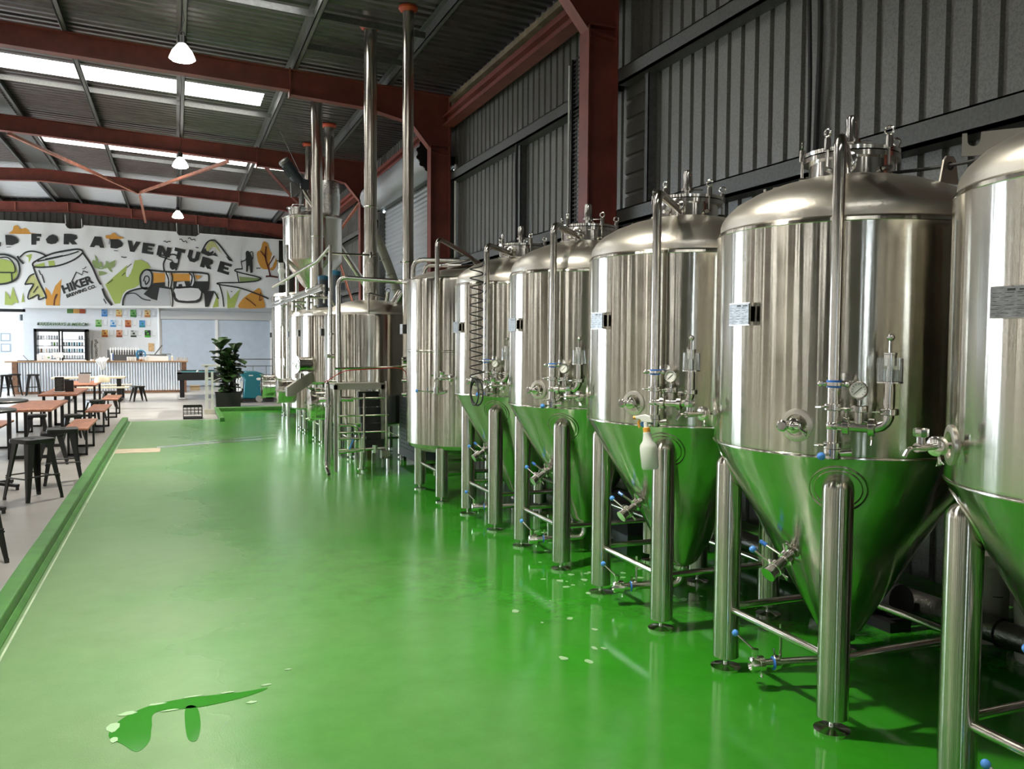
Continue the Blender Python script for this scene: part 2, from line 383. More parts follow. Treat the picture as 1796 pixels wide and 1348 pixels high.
# back wall: white lower part, dark cladding above, open bright bay at the left
struct(MB().box((-4.72, Y1, 0), (3.62, Y1+0.12, 2.9)), 'wall_back', WHITE, smooth=False)
m = MB(); clad_y(m, Y1+0.13, LX, WX, 2.75, 6.5); struct(m, 'wall_back', CLAD, smooth=False)
struct(MB().box((LX, 35.9, 0), (-4.72, 36, 3.0)).box((-4.80, Y1, 0), (-4.72, 35.9, 2.9)), 'wall_back', WHITE, smooth=False)
struct(MB().box((LX, Y1, 2.56), (-4.72, Y1+0.12, 2.66)), 'trim_7', BLACKM)
struct(MB().box((3.62, Y1-0.05, 0), (WX, Y1+0.1, 2.75)), 'wall_back', mat('grey_end_panel', (0.20, 0.20, 0.19), 0.5), smooth=False)  # plain grey panel at the right end of the back wall
# lintel strip, white pipe, door panels on the back wall
struct(MB().box((-0.52, Y1-0.10, 2.40), (3.5, Y1, 2.70)), 'trim_8', mat('pale_grey_lintel', (0.55, 0.55, 0.54), 0.5), bevel=0.01)
PANEL = mat('pale_blue_grey_panel', (0.50, 0.57, 0.66), 0.4, var=0.05)
for i, (a, b) in enumerate(((-0.48, 1.30), (1.40, 3.22))):
    struct(MB().box((a, Y1-0.06, 0.02), (b, Y1-0.01, 2.38)), 'door_%d' % (i+2), PANEL, bevel=0.008)
struct(MB().box((1.30, Y1-0.09, 0), (1.40, Y1, 2.40)).box((3.22, Y1-0.09, 0), (3.34, Y1, 2.40)), 'trim_9', WHITEP)
struct(MB().cyl((-0.57, Y1-0.06, 0), (-0.57, Y1-0.06, 2.85), 0.045, 12).cyl((3.33, Y1-0.16, 0), (3.33, Y1-0.16, 2.8), 0.05, 12), 'trim_10', WHITEP)
# roller shutter in the right wall
m = MB(); sheet(m, corr_profile(0.0, 5.1, 0.095, 0.018, 'sine'), lambda a, o: (WX+0.03-o, 14.62, a), lambda a, o: (WX+0.03-o, 20.02, a))
d1 = struct(m, 'door_1', SHUTTER)
dr_ = MB(); R_ = 0.30; nn = 40
dr_.lathe([(0.05, 0), (R_, 0), (R_, 5.05), (0.05, 5.05)], n=40, c=(4.30, 14.75, 4.98), axis=(0, 1, 0)); dr_.build('shutter_roll', SHUTTER, d1)
dd = MB()
for yy in (14.74, 19.8):
    pts = []
    for k in range(28):
        rr = R_+0.025 if k % 2 else R_-0.01; t = 2*PI*k/28
        for s_ in (-0.06, 0.06): pts.append((rr*math.cos(t+s_), rr*math.sin(t+s_)))
    dd.prism(pts, (4.30, yy, 4.98), (1, 0, 0), (0, 0, 1), (0, -1, 0), 0.02)
dd.build('shutter_roll_end', BLACKM, d1)
dd = MB(); dd.box((4.50, 14.55, 0), (4.66, 14.66, 4.7)).box((4.50, 19.98, 0), (4.66, 20.1, 4.7)); dd.build('shutter_guide', GALVD, d1)
# roof sheets with translucent strips
SKY = mat('daylit_sheet_and_added_strip', (0.9, 0.9, 0.88), 0.5, emit=(1.0, 0.99, 0.95), estr=4.5)  # daylit roof sheet; the added wall strips glow with it too
sky_r = [(-1.6, -0.7, -3.0, 1.6), (4.3, 5.2, -3.0, 1.6), (10.95, 11.78, -3.0, 1.6), (16.45, 17.33, -3.0, 1.56), (22.45, 23.35, -2.9, 3.1)]
sky_l = [(4.3, 5.2, -9, -3.8), (10.95, 11.78, -9, -3.8), (16.45, 17.33, -9, -3.8), (22.45, 23.35, -9, -3.8)]
def roof_patch(mb, x0, x1, y0, y1):
    if x1-x0 < 0.01 or y1-y0 < 0.01: return
    sheet(mb, corr_profile(y0, y1, 0.19, 0.032, 'trap'), lambda a, o: (x0, a, roof_z(x0)+o), lambda a, o: (x1, a, roof_z(x1)+o))
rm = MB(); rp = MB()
for lst, xa, xb in ((sky_r, RX, WX+0.1), (sky_l, LX-0.1, RX)):
    y = Y0
    for (s0, s1, a, b) in lst:
        roof_patch(rm, xa, xb, y, s0); roof_patch(rm, xa, a, s0, s1); roof_patch(rm, b, xb, s0, s1)
        y = s1
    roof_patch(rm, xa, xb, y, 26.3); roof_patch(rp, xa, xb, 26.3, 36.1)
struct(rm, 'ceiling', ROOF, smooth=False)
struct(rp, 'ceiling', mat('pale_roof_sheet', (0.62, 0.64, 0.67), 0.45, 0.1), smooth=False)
n = 0
for lst in (sky_r, sky_l):
    for (s0, s1, a, b) in lst:
        n += 1; q = MB(); roof_patch(q, a, b, s0, s1); struct(q, 'light_strip_%d' % n, SKY, smooth=False)
# added glowing strips on the unseen left and front walls, to stripe the tanks
for (ya, yb) in ((-4.2, -3.9), (-1.0, -0.75), (1.6, 1.9), (4.0, 4.15), (6.9, 7.2), (9.3, 9.55), (11.6, 11.75), (13.2, 13.5), (16.0, 16.2), (18.6, 18.9)):
    n += 1; struct(MB().box((LX+0.06, ya, 0.6), (LX+0.075, yb, 5.2)), 'light_strip_%d' % n, SKY, smooth=False)
for (xa, xb) in ((-9.0, -8.7), (-6.2, -6.05), (0.6, 0.75), (2.3, 2.5)):
    n += 1; struct(MB().box((xa, Y0+0.06, 0.6), (xb, Y0+0.075, 4.6)), 'light_strip_%d' % n, SKY, smooth=False)
# ridge cap underside
struct(MB().add([(RX-0.25, Y0, roof_z(RX)-0.03), (RX+0.25, Y0, roof_z(RX)-0.03), (RX+0.25, 36, roof_z(RX)-0.03), (RX-0.25, 36, roof_z(RX)-0.03)], [(0, 1, 2, 3)]), 'trim_11', GALVD)
# purlins run along the building on top of the rafters
tn = 12
for x in (0.12, 1.80, 3.35, -1.50, -2.95, -3.75, -5.3, -6.9, -8.5, -10.1):
    z = raft_z(x); q = MB()
    q.box((x-0.006, Y0, z), (x+0.006, 36, z+0.16)); q.box((x-0.006, Y0, z), (x+0.07, 36, z+0.012)); q.box((x-0.07, Y0, z+0.148), (x+0.006, 36, z+0.16))
    q.box((x+0.06, Y0, z), (x+0.07, 36, z+0.03))
    struct(q, 'trim_%d' % tn, GALV if x > -1 and x < 3 else GALVD); tn += 1
# bridging strips between purlins
for ys, x0, x1, mm in ((17.55, -1.5, 1.8, GALV), (17.55, -2.95, -1.5, GALV), (23.5, -1.5, 1.8, GALVD), (11.9, 0.12, 3.35, GALVD), (13.2, 1.8, 3.35, GALVD)):
    struct(MB().beam((x0, ys, raft_z(x0)+0.06), (x1, ys, raft_z(x1)+0.06), 0.02, 0.09), 'trim_%d' % tn, mm); tn += 1
# girts on the right wall (C sections), posts
def girt(y0, y1, z, h=0.17, x=4.45, mm=GIRT):
    global tn
    q = MB(); q.box((x, y0, z), (x+0.012, y1, z+h)); q.box((x, y0, z+h-0.012), (WX, y1, z+h)); q.box((x, y0, z), (WX, y1, z+0.012)); q.box((x, y0, z+0.0), (x+0.012, y1, z+0.03))
    struct(q, 'trim_%d' % tn, mm); tn += 1
for (a, b) in ((Y0, 2.2), (2.4, 8.2), (8.4, 14.2), (20.4, 26.2), (26.4, 32.2)):
    girt(a, b, 4.42); 
    girt(a, b, 2.92)
    girt(a, b, 1.4)
girt(14.4, 20.2, 4.75, mm=GALVD)
def post(y, z0, z1):
    global tn
    q = MB(); q.box((4.52, y-0.04, z0), (4.53, y+0.04, z1)); q.box((4.52, y-0.04, z0), (WX, y-0.03, z1)); q.box((4.52, y+0.03, z0), (WX, y+0.04, z1))
    struct(q, 'trim_%d' % tn, GALVD); tn += 1
post(7.72, 3.08, 4.42); post(11.2, 1.5, 4.42)
# horizontally ribbed infill by the near column
m = MB(); sheet(m, corr_profile(3.09, 4.42, 0.20, 0.02), lambda a, o: (4.58+o, 7.76, a), lambda a, o: (4.58+o, 8.25, a)); struct(m, 'wall_right', CLAD, smooth=False)
# eave beam
for (a, b) in ((2.4, 8.2), (8.4, 14.2), (14.4, 20.2), (20.4, 26.2), (26.4, 32.2)):
    q = MB(); q.box((4.30, a, 5.50), (4.50, b, 5.53)); q.box((4.39, a, 5.38), (4.41, b, 5.66)); q.box((4.30, a, 5.36), (4.50, b, 5.385)); 
    struct(q, 'trim_%d' % tn, REDOX); tn += 1
# ragged lit roof-edge strip above eave beam
struct(MB().box((4.36, Y0, 5.72), (4.60, 14.0, 5.80)), 'trim_%d' % tn, mat('rusty_roof_angle', (0.22, 0.17, 0.11), 0.6, var=0.4, nscale=4)); tn += 1

# ------------------------------------------------------------------ portal frames
def ibeam_x(mb, pts, wid, tw=0.012, tf=0.016):
    """I section running in the x-z plane, pts = (x, zbottom, ztop)"""
    for i in range(len(pts)-1):
        (xa, ba, ta), (xb, bb, tb) = pts[i], pts[i+1]
        def hexa(y0, y1, za0, za1, zb0, zb1):
            mb.add([(xa, y0, za0), (xb, y0, zb0), (xb, y1, zb0), (xa, y1, za0), (xa, y0, za1), (xb, y0, zb1), (xb, y1, zb1), (xa, y1, za1)],
                   [(0, 3, 2, 1), (4, 5, 6, 7), (0, 1, 5, 4), (1, 2, 6, 5), (2, 3, 7, 6), (3, 0, 4, 7)])
        hexa(-tw/2, tw/2, ba, ta, bb, tb)
        hexa(-wid/2, wid/2, ba, ba+tf, bb, bb+tf); hexa(-wid/2, wid/2, ta-tf, ta, tb-tf, tb)
frames = [(-3.7, 'red steel portal frame behind the viewpoint'),
          (2.3, 'red steel portal frame directly over the nearest conical tanks'),
          (8.3, 'red steel portal frame whose bright red column stands behind the conical tanks'),
          (14.3, 'red steel portal frame beside the near edge of the grey roller shutter'),
          (20.3, 'dark red portal frame crossing behind the tall flues at the far shutter edge'),
          (26.3, 'dark red portal frame over the potted tree, second frame in front of the mural banner'),
          (32.3, 'red portal frame just above the top edge of the mural banner')]
for yf, lab in frames:
    if yf < 0: continue
    r = empty('portal_frame', lab, 'portal frame', (0, yf, 0), group=None)
    d = 0.33 if yf > 8 else 0.33
    mb = MB(); zt = lambda x: raft_z(x)
    P_ = [(LX+0.5, zt(LX+0.5)-d, zt(LX+0.5)), (RX, zt(RX)-d, zt(RX)), (1.75, zt(1.75)-d, zt(1.75))]
    ibeam_x(mb, P_, 0.18); mb.build('rafter', REDOX, r, smooth=False)
    mb = MB(); ibeam_x(mb, [(1.75, zt(1.75)-0.40, zt(1.75)), (3.0, zt(3)-0.42, zt(3)), (3.75, zt(3.75)-0.55, zt(3.75)), (4.1, zt(4.1)-0.95, zt(4.1)), (4.45, zt(4.45)-1.0, zt(4.45))], 0.18)
    mb.box((1.735, -0.10, zt(1.75)-0.43), (1.76, 0.10, zt(1.75)+0.02))
    mb.build('haunch', REDOX, r, smooth=False)
    mb = MB(); mb.box((4.09, -0.11, 0), (4.106, 0.11, zt(4.1)-0.9)); mb.box((4.43, -0.11, 0), (4.446, 0.11, zt(4.4))); mb.box((4.1, -0.006, 0), (4.44, 0.006, 4.93))
    mb.box((4.10, -0.10, 5.02), (4.44, 0.10, 5.04))
    mb.build('column', REDOX, r, smooth=False)
    mb = MB(); mb.box((LX+0.5, -0.11, 0), (LX+0.516, 0.11, 5.8)); mb.box((LX+0.15, -0.11, 0), (LX+0.166, 0.11, 5.8)); mb.box((LX+0.16, -0.006, 0), (LX+0.51, 0.006, 5.9))
    mb.build('column', REDOX, r, smooth=False)
    if yf > 30:
        for xs in (-4.9, -3.35, -1.4, 0.7):
            mb = MB(); mb.box((xs-0.008, -0.09, zt(xs)-0.33), (xs+0.008, 0, zt(xs))); mb.build('web_stiffener', REDRUST, r, smooth=False)
# roof bracing
def brace(name_label, p, q, mm=REDRUST):
    mb = MB(); mb.beam((0, 0, 0), Vector(q)-Vector(p), 0.07, 0.008); mb.beam(Vector((0, 0, 0.035)), Vector(q)-Vector(p)+Vector((0, 0, 0.035)), 0.008, 0.07)
    o = mb.build('roof_brace', mm, smooth=False, loc=p); tag(o, name_label, 'brace')
brace('long rust-red angle brace descending from the left edge to the brace joint', (-3.2, 20.4, 5.88), (-0.95, 26.2, 5.74))
brace('short sunlit rust-orange brace rising right from the joint below the second lamp', (-0.95, 26.2, 5.74), (1.15, 20.4, 5.68))
brace('short upright-looking rusty brace from the joint to the frame above the banner', (-0.92, 26.4, 5.74), (-0.95, 32.2, 5.70))
brace('dark red brace dropping towards the grain hopper', (1.95, 20.4, 5.62), (3.9, 26.2, 5.25), REDOX)
# wall bracing in the far bay of the right wall
brace('rust-red wall brace leaning left below the roller shutter end', (4.35, 21.0, 5.2), (4.35, 25.8, 4.6), REDRUST)
brace('long rust-red wall brace falling towards the flues', (4.35, 25.8, 4.8), (4.35, 20.8, 1.6), REDRUST)
# cables and cable ladder on the right wall
mb = MB(); mb.beam((0, 0, 0), (0, 0, 4.0), 0.014, 0.05); mb.beam((0, 0.30, 0), (0, 0.30, 4.0), 0.014, 0.05)
for k in range(80): mb.box((-0.004, 0, 0.03+k*0.05), (0.004, 0.30, 0.045+k*0.05))
o = mb.build('cable_ladder', BLACKM, smooth=False, loc=(4.42, 8.95, 1.0)); tag(o, 'black perforated cable ladder running up the wall left of the bright red column', 'cable ladder')
mb = MB().tube([(0, 0.34, 0.2), (0, 0.34, 4.15)], 0.013, 8); o = mb.build('conduit', WHITEP, loc=(4.40, 8.98, 0.8)); tag(o, 'thin pale conduit beside the black cable ladder', 'conduit')
mb = MB().tube([(0, -0.06, 0.2), (0, -0.06, 4.0)], 0.012, 8); o = mb.build('copper_pipe', COPPER, loc=(4.40, 9.05, 0.8)); tag(o, 'thin copper-red pipe strapped to the black cable ladder', 'pipe')
mb = MB(); mb.tube([(0, 0, 6.2-0.5), (0.01, 0.05, 5.0), (0, -0.02, 4.0), (0.01, 0.02, 3.2), (0, 0, 2.0)], 0.020, 8, rad=0.3).tube([(0, 0.10, 5.7), (0, 0.13, 4.6), (0, 0.08, 3.6), (0, 0.1, 2.0)], 0.016, 8, rad=0.3)
o = mb.build('black_cable', RUBBER, loc=(4.56, 5.24, 0)); tag(o, 'pair of black cables hanging down the ribbed wall above the large nearest tanks', 'cable')
mb = MB(); mb.tube([(0, 0, 4.4), (0.02, 0.07, 4.1), (0.02, 0.04, 3.5), (0, 0, 2.9), (0, 0.02, 2.2)], 0.02, 8, rad=0.3)
o = mb.build('black_cable', RUBBER, loc=(4.42, 11.05, 0)); tag(o, 'black cable dropping from the wall girt between the two red columns', 'cable')
mb = MB(); mb.cyl((0, 0, 0), (0, 0, 4.2), 0.02, 8); o = mb.build('conduit', WHITEP, loc=(4.50, 14.08, 0.5)); tag(o, 'pale conduit running up beside the second red column', 'conduit')

# ------------------------------------------------------------------ high bay lamps
LAMPC = (1.0, 0.93, 0.80)
GLOW = mat('lamp_glow', (1, 1, 1), 0.4, emit=(1.0, 0.95, 0.85), estr=26)
def lamp_proto():
    r = empty('high_bay_lamp', '', 'lamp', (0, 0, 0))
    mb = MB(); mb.lathe([(0.05, 0.20), (0.075, 0.17), (0.13, 0.10), (0.165, 0.02), (0.17, 0.0), (0.162, 0.0), (0.12, 0.09), (0.06, 0.165)], 28, cap=False)
    mb.build('reflector', mat('translucent_reflector', (0.9, 0.9, 0.88), 0.3, emit=(1, 0.96, 0.88), estr=5.0), r)
    mb = MB(); mb.lathe([(0.155, 0.004), (0.14, -0.02), (0.07, -0.035), (0.001, -0.038)], 28); mb.build('diffuser', GLOW, r)
    mb = MB(); mb.cyl((0, 0, 0.17), (0, 0, 0.30), 0.05, 16); mb.build('driver_housing', BLACKM, r)
    mb = MB(); mb.torus((0, 0, 0.33), 0.03, 0.006, (0, 1, 0), 16, 6); mb.tube([(0, 0, 0.36), (0.01, 0, 0.45), (0.03, 0.0, 0.52), (0.01, 0, 0.68)], 0.006, 6); mb.build('hanging_hook', BLACKM, r)
    return r
lamps = [(0.115, 12.4, 5.42, 'large bright high bay lamp hanging nearest, in front of the first red beam'),
         (0.12, 20.0, 5.42, 'middle high bay lamp, below the second translucent strip'),
         (0.08, 28.2, 5.42, 'smallest and furthest high bay lamp, just above the banner lettering'),
         (0.115, 4.4, 5.42, 'high bay lamp overhead beyond the top of the view'),
         (-6.9, 4.4, 5.42, 'high bay lamp over the dining side, near end'),
         (-6.9, 12.4, 5.42, 'high bay lamp over the dining side, middle'),
         (-6.9, 20.0, 5.42, 'high bay lamp over the dining side, far end')]
lp = lamp_proto()
for i, (x, y, z, lab) in enumerate(lamps):
    o = lp if i == 0 else copy_tree(lp)
    o.location = (x, y, z); o['label'] = lab; o['group'] = 'high bay lamps under the roof'
    ld = bpy.data.lights.new('high_bay_light', 'AREA'); ld.shape = 'DISK'; ld.size = 0.26; ld.energy = 210; ld.color = LAMPC; ld.spread = math.radians(125)
    lo = bpy.data.objects.new('high_bay_light', ld); COL.objects.link(lo); lo.location = (x, y, z-0.06)
# ================================================================== TANKS
LUGM = mat('dull_plate_steel', (0.34, 0.32, 0.28), 0.45, 0.9, rvar=0.05, nscale=12)
def pol(a, r, z): return Vector((r*math.cos(math.radians(a)), r*math.sin(math.radians(a)), z))
def triclamp(mb, c, axis, r=0.033, wing=None):
    """tri-clamp: ring band with wing nut"""
    c = Vector(c); d = Vector(axis).normalized()
    mb.lathe([(r*0.9, -0.014), (r*1.08, -0.011), (r*1.08, 0.011), (r*0.9, 0.014)], 20, c, d)
    wv = Vector(wing).normalized() if wing is not None else d.orthogonal().normalized()
    mb.box_c = None
    p = c+wv*r
    mb.cyl(p-wv*0.004, p+wv*0.03, 0.005, 8)
    s = d.cross(wv).normalized()
    mb.tube([p+wv*0.012, p+wv*0.030+s*0.013, p+wv*0.034-s*0.013, p+wv*0.012], 0.0035, 6)
    return mb
def elbow_clamp(mb, c, axis): return triclamp(mb, c, axis)

def make_conical_tank(label):
    R = 0.605
    t = empty('conical_fermentation_tank', label, 'tank', group='row of conical fermentation tanks')
    mb = MB()
    mb.lathe([(0.035, 0.215), (0.045, 0.25), (0.075, 0.268), (0.10, 0.29), (0.585, 1.145), (0.600, 1.170), (0.6055, 1.178), (0.6055, 1.188), (0.6035, 1.190), (R, 1.20), (R, 2.155), (0.6065, 2.158), (0.603, 2.172), (0.592, 2.182)], 128, cap=False)
    body = mb.build('tank_body', STEEL, t, angle=25)
    mb = MB(); mb.lathe([(0.592, 2.18), (0.590, 2.212), (0.584, 2.232), (0.565, 2.262), (0.52, 2.305), (0.44, 2.350), (0.34, 2.388), (0.25, 2.412), (0.185, 2.425)], 128, cap=False)
    mb.build('domed_top', DOME, t, angle=25)
    mb = MB(); mb.torus((0, 0, 1.183), 0.6065, 0.0035, n=96, m=6); mb.build('weld_seam', FIT, body)
    # legs
    for sx in (-1, 1):
        for sy in (-1, 1):
            mb = MB(); x, y = 0.377*sx, 0.377*sy
            prof = [(0.058, 0.062), (0.065, 0.066), (0.065, 1.045)]+[(0.065*math.cos(k*PI/12), 1.045+0.055*math.sin(k*PI/12)) for k in range(1, 7)]
            mb.lathe(prof, 32, (x, y, 0)); lg = mb.build('leg', LEGST, t)
            mb = MB(); mb.cyl((x, y, 0.01), (x, y, 0.066), 0.012, 12); mb.lathe([(0.02, 0.022), (0.03, 0.018), (0.076, 0.012), (0.076, 0.0)], 28, (x, y, 0)); mb.build('foot', FIT, lg)
            a = math.atan2(sy, sx); mb = MB()
            for rho, rr in ((0.118, 0.0035), (0.098, 0.0025)):
                ring = []
                for k in range(40):
                    th_ = 2*PI*k/40; s_ = rho*math.sin(th_); rad_ = 0.5275+0.493*s_; ring.append((rad_*math.cos(a+rho*math.cos(th_)/rad_), rad_*math.sin(a+rho*math.cos(th_)/rad_), 1.040+0.870*s_))
                mb.tube(ring, rr, 6, closed=True)
            mb.build('doubler_ring', STEEL, t)
    for p, q in (((-0.377, -0.377), (-0.377, 0.377)), ((-0.377, -0.377), (0.377, -0.377)), ((0.377, -0.377), (0.377, 0.377)), ((-0.377, 0.377), (0.377, 0.377))):
        MB().cyl((p[0], p[1], 0.315), (q[0], q[1], 0.315), 0.018, 14).build('brace', PIPE, t)
    # manway: neck, flange pair, lid
    mb = MB(); mb.lathe([(0.19, 2.40), (0.188, 2.425), (0.188, 2.50), (0.215, 2.50), (0.215, 2.522), (0.188, 2.524)], 64, cap=False); nk = mb.build('manway_neck', FIT, t)
    mb = MB(); mb.lathe([(0.18, 2.524), (0.213, 2.528), (0.215, 2.545), (0.205, 2.548), (0.15, 2.556), (0.06, 2.562), (0.001, 2.563)], 64, cap=False); lid = mb.build('manway_lid', FIT, t)
    for k in range(5):
        a = -160+72*k; c = pol(a, 0.222, 2.50)
        mb = MB(); mb.cyl(c+Vector((0, 0, -0.055)), c+Vector((0, 0, 0.03)), 0.007, 10); mb.cyl(c+Vector((0, 0, 0.03)), c+Vector((0, 0, 0.085)), 0.016, 14, 0.014)
        mb.torus(c+Vector((0, 0, 0.108)), 0.018, 0.0055, (math.cos(0.6*k), math.sin(0.6*k), 0), 18, 6); mb.cyl(c+pol(a, -0.03, -0.055), c+pol(a, 0.012, -0.055), 0.011, 10)
        mb.build('clamp_eye_bolt', FIT, lid)
    mb = MB(); mb.box((0.06, 0.185, 2.50), (0.14, 0.25, 2.56)).cyl((0.04, 0.235, 2.53), (0.16, 0.235, 2.53), 0.012, 10); mb.build('lid_hinge', FIT, lid)
    # relief valve on the lid
    mb = MB(); mb.cyl((0, 0, 2.555), (0, 0, 2.60), 0.022, 16); mb.lathe([(0.04, 2.595), (0.04, 2.61), (0.028, 2.612), (0.028, 2.70), (0.024, 2.715), (0.012, 2.724), (0.001, 2.726)], 24)
    mb.tube([(0.03, 0, 2.605), (0.09, -0.03, 2.605)], 0.005, 8); mb.cyl((0, -0.032, 2.69), (0, -0.026, 2.69), 0.006, 8)
    mb.build('relief_valve', FIT, t)
    # spray pipe from manway neck down the front
    mb = MB(); mb.tube([(-0.135, -0.130, 2.452), (-0.30, -0.285, 2.462), (-0.505, -0.478, 2.478), (-0.505, -0.478, 1.24)], 0.0245, 18, rad=0.075)
    mb.cyl((-0.132, -0.128, 2.46), (-0.165, -0.158, 2.468), 0.032, 16)
    cp = mb.build('spray_pipe', PIPE, t)
    mb = MB(); triclamp(mb, (-0.19, -0.182, 2.472), (-1, -0.95, 0.1), 0.036, (0, 0, -1)); mb.build('pipe_clamp', FIT, cp)
    # stand-off clamp with blue liner
    mb = MB(); mb.cyl((-0.505, -0.478, 1.478), (-0.505, -0.478, 1.508), 0.029, 18); mb.build('clamp_liner', BLUE, cp)
    mb = MB(); mb.cyl((-0.505, -0.478, 1.486), (-0.505, -0.478, 1.500), 0.033, 18)
    tg = Vector((0.69, -0.73, 0)); mb.cyl(Vector((-0.505, -0.478, 1.493))-tg*0.055, Vector((-0.505, -0.478, 1.493))+tg*0.055, 0.010, 10)
    for s_ in (-1, 1): mb.ball(Vector((-0.505, -0.478, 1.493))+tg*0.05*s_+Vector((-0.006, -0.006, 0)), 0.013, 10)
    mb.cyl((-0.44, -0.43, 1.493), (-0.505, -0.478, 1.493), 0.008, 8); mb.lathe([(0.035, 0), (0.035, 0.006), (0.01, 0.008)], 20, pol(-133.6, 0.602, 1.50), pol(-133.6, 1, 0))
    mb.build('pipe_clamp', FIT, cp)
    # lower manifold
    P0 = Vector((-0.505, -0.478, 0)); tdir = (Vector((-0.377, -0.637, 0))-P0).normalized()
    mb = MB(); z = 1.325
    mb.tube([P0+Vector((0, 0, z)), P0+tdir*0.205+Vector((0, 0, z)), P0+tdir*0.205+Vector((0, 0, z+0.165))], 0.022, 16, rad=0.06)
    gp = P0+tdir*0.095
    mb.cyl(gp+Vector((0, 0, z)), gp+Vector((0, 0, z+0.075)), 0.019, 14); mb.ball(P0+Vector((0, 0, z)), 0.029, 14)
    mb.build('outlet_manifold', PIPE, t)
    for c, ax, wg in ((P0+Vector((0, 0, 1.40)), (0, 0, 1), (-1, 0.2, 0)), (P0+tdir*0.05+Vector((0, 0, z)), tdir, (0, 0, 1)), (gp+Vector((0, 0, z+0.072)), (0, 0, 1), (-1, 0.3, 0)),
                      (P0+tdir*0.145+Vector((0, 0, z)), tdir, (0, 0, -1)), (P0+tdir*0.205+Vector((0, 0, z+0.065)), (0, 0, 1), (-1, 0, 0)), (P0+Vector((0, 0, 1.245)), (0, 0, 1), (-1, 0.3, 0))):
        mb = MB(); triclamp(mb, c, ax, 0.034, wg); mb.build('clamp_ring', FIT, t)
    # gauge, facing the walkway
    fd = Vector((-0.78, -0.60, 0.08)).normalized(); gc = gp+Vector((0, 0, 1.470))
    mb = MB(); mb.cyl(gp+Vector((0, 0, 1.40)), gp+Vector((0, 0, 1.43)), 0.010, 10); mb.lathe([(0.024, -0.024), (0.031, -0.018), (0.033, 0.008), (0.036, 0.012), (0.033, 0.018), (0.029, 0.018), (0.029, 0.012)], 28, gc, fd)
    ga = mb.build('pressure_gauge', FIT, t)
    mb = MB(); mb.lathe([(0.029, 0.010), (0.029, 0.0125), (0.001, 0.0125)], 28, gc, fd); mb.build('gauge_face', FACE, ga)
    mb = MB(); sd = fd.cross(Vector((0, 0, 1))).normalized(); uv_ = sd.cross(fd)
    mb.beam(gc+fd*0.014-(sd*0.012-uv_*0.012), gc+fd*0.014+(sd*0.018-uv_*0.018)*0.8, 0.003, 0.001, fd)
    for k in range(11):
        t_ = math.radians(-45+27*k); e = sd*math.cos(t_)+uv_*math.sin(t_); mb.beam(gc+fd*0.0135+e*0.021, gc+fd*0.0135+e*0.026, 0.002, 0.001, fd)
    mb.build('gauge_needle', INK, ga)
    # spunding valve: clear jar on top of the elbow
    sx, sy = (P0+tdir*0.205).x, (P0+tdir*0.205).y
    mb = MB(); mb.cyl((sx, sy, 1.475), (sx, sy, 1.50), 0.021, 16); mb.lathe([(0.018, 1.50), (0.05, 1.502), (0.05, 1.508), (0.01, 1.51)], 28, (sx, sy, 0)); mb.cyl((sx, sy, 1.51), (sx, sy, 1.60), 0.010, 12)
    mb.lathe([(0.024, 1.57), (0.024, 1.612), (0.026, 1.614), (0.026, 1.620), (0.01, 1.622)], 20, (sx, sy, 0)); mb.cyl((sx, sy, 1.60), (sx, sy, 1.67), 0.0055, 10); mb.ball((sx, sy, 1.68), 0.0155, 16)
    sp = mb.build('spunding_valve', FIT, t)
    mb = MB(); mb.lathe([(0.0475, 1.508), (0.0475, 1.600), (0.0445, 1.600), (0.0445, 1.510)], 32, (sx, sy, 0), cap=False); mb.build('glass_jar', GLASS, sp)
    mb = MB(); mb.lathe([(0.044, 1.510), (0.044, 1.555)], 32, (sx, sy, 0)); mb.build('water_fill', WATER, sp)
    # valve at the bottom of the spray pipe
    mb = MB(); c = P0+Vector((0, 0, 1.212)); mb.lathe([(0.026, -0.024), (0.034, -0.018), (0.034, 0.018), (0.026, 0.022)], 20, c); mb.cyl(c, c+tdir*0.075+Vector((0, 0, 0.01)), 0.013, 12, 0.016)
    mb.cyl(c+Vector((-0.01, 0, 0)), c+Vector((-0.085, -0.035, -0.002)), 0.006, 8); v = mb.build('butterfly_valve', FIT, t)
    MB().ball(c+Vector((-0.09, -0.038, -0.003)), 0.0165, 14, (1, 1, 1)).build('blue_knob', LBLUE, v)
    # sample port low on the shell
    a = -151; n = pol(a, 1, 0); c = pol(a, R, 1.31); 
    mb = MB(); mb.lathe([(0.069, -0.01), (0.069, 0.006), (0.060, 0.009), (0.046, 0.009), (0.044, -0.002), (0.001, -0.002)], 36, c, n); pf = mb.build('port_flange', DOME, t)
    mb = MB(); mb.cyl(c, c+n*0.05, 0.014, 12); triclamp(mb, c+n*0.035, n, 0.030, Vector((0.5, -0.86, -0.5))); e = c+n*0.055
    s_ = Vector((0, 0, 1)).cross(n).normalized(); mb.cyl(e+s_*-0.035, e+s_*0.03, 0.013, 12); mb.lathe([(0.022, 0), (0.024, 0.006), (0.024, 0.014), (0.018, 0.02)], 18, e+n*0.006-s_*0.035, n); mb.ball(e, 0.02, 12)
    mb.build('sample_valve', FIT, pf)
    # tasting tap on the far side of the front
    a = 146; n = pol(a, 1, 0); c = pol(a, R, 1.31)
    mb = MB(); mb.lathe([(0.070, -0.01), (0.070, 0.006), (0.060, 0.009), (0.046, 0.009), (0.044, -0.002), (0.001, -0.002)], 36, c, n); pf = mb.build('port_flange', DOME, t)
    d = Vector((-1, -0.10, 0)).normalized(); mb = MB(); mb.cyl(c-n*0.01, c+d*0.14, 0.012, 12); triclamp(mb, c+d*0.07, d, 0.032, (0, -0.2, -1)); mb.build('tap_stem', FIT, pf)
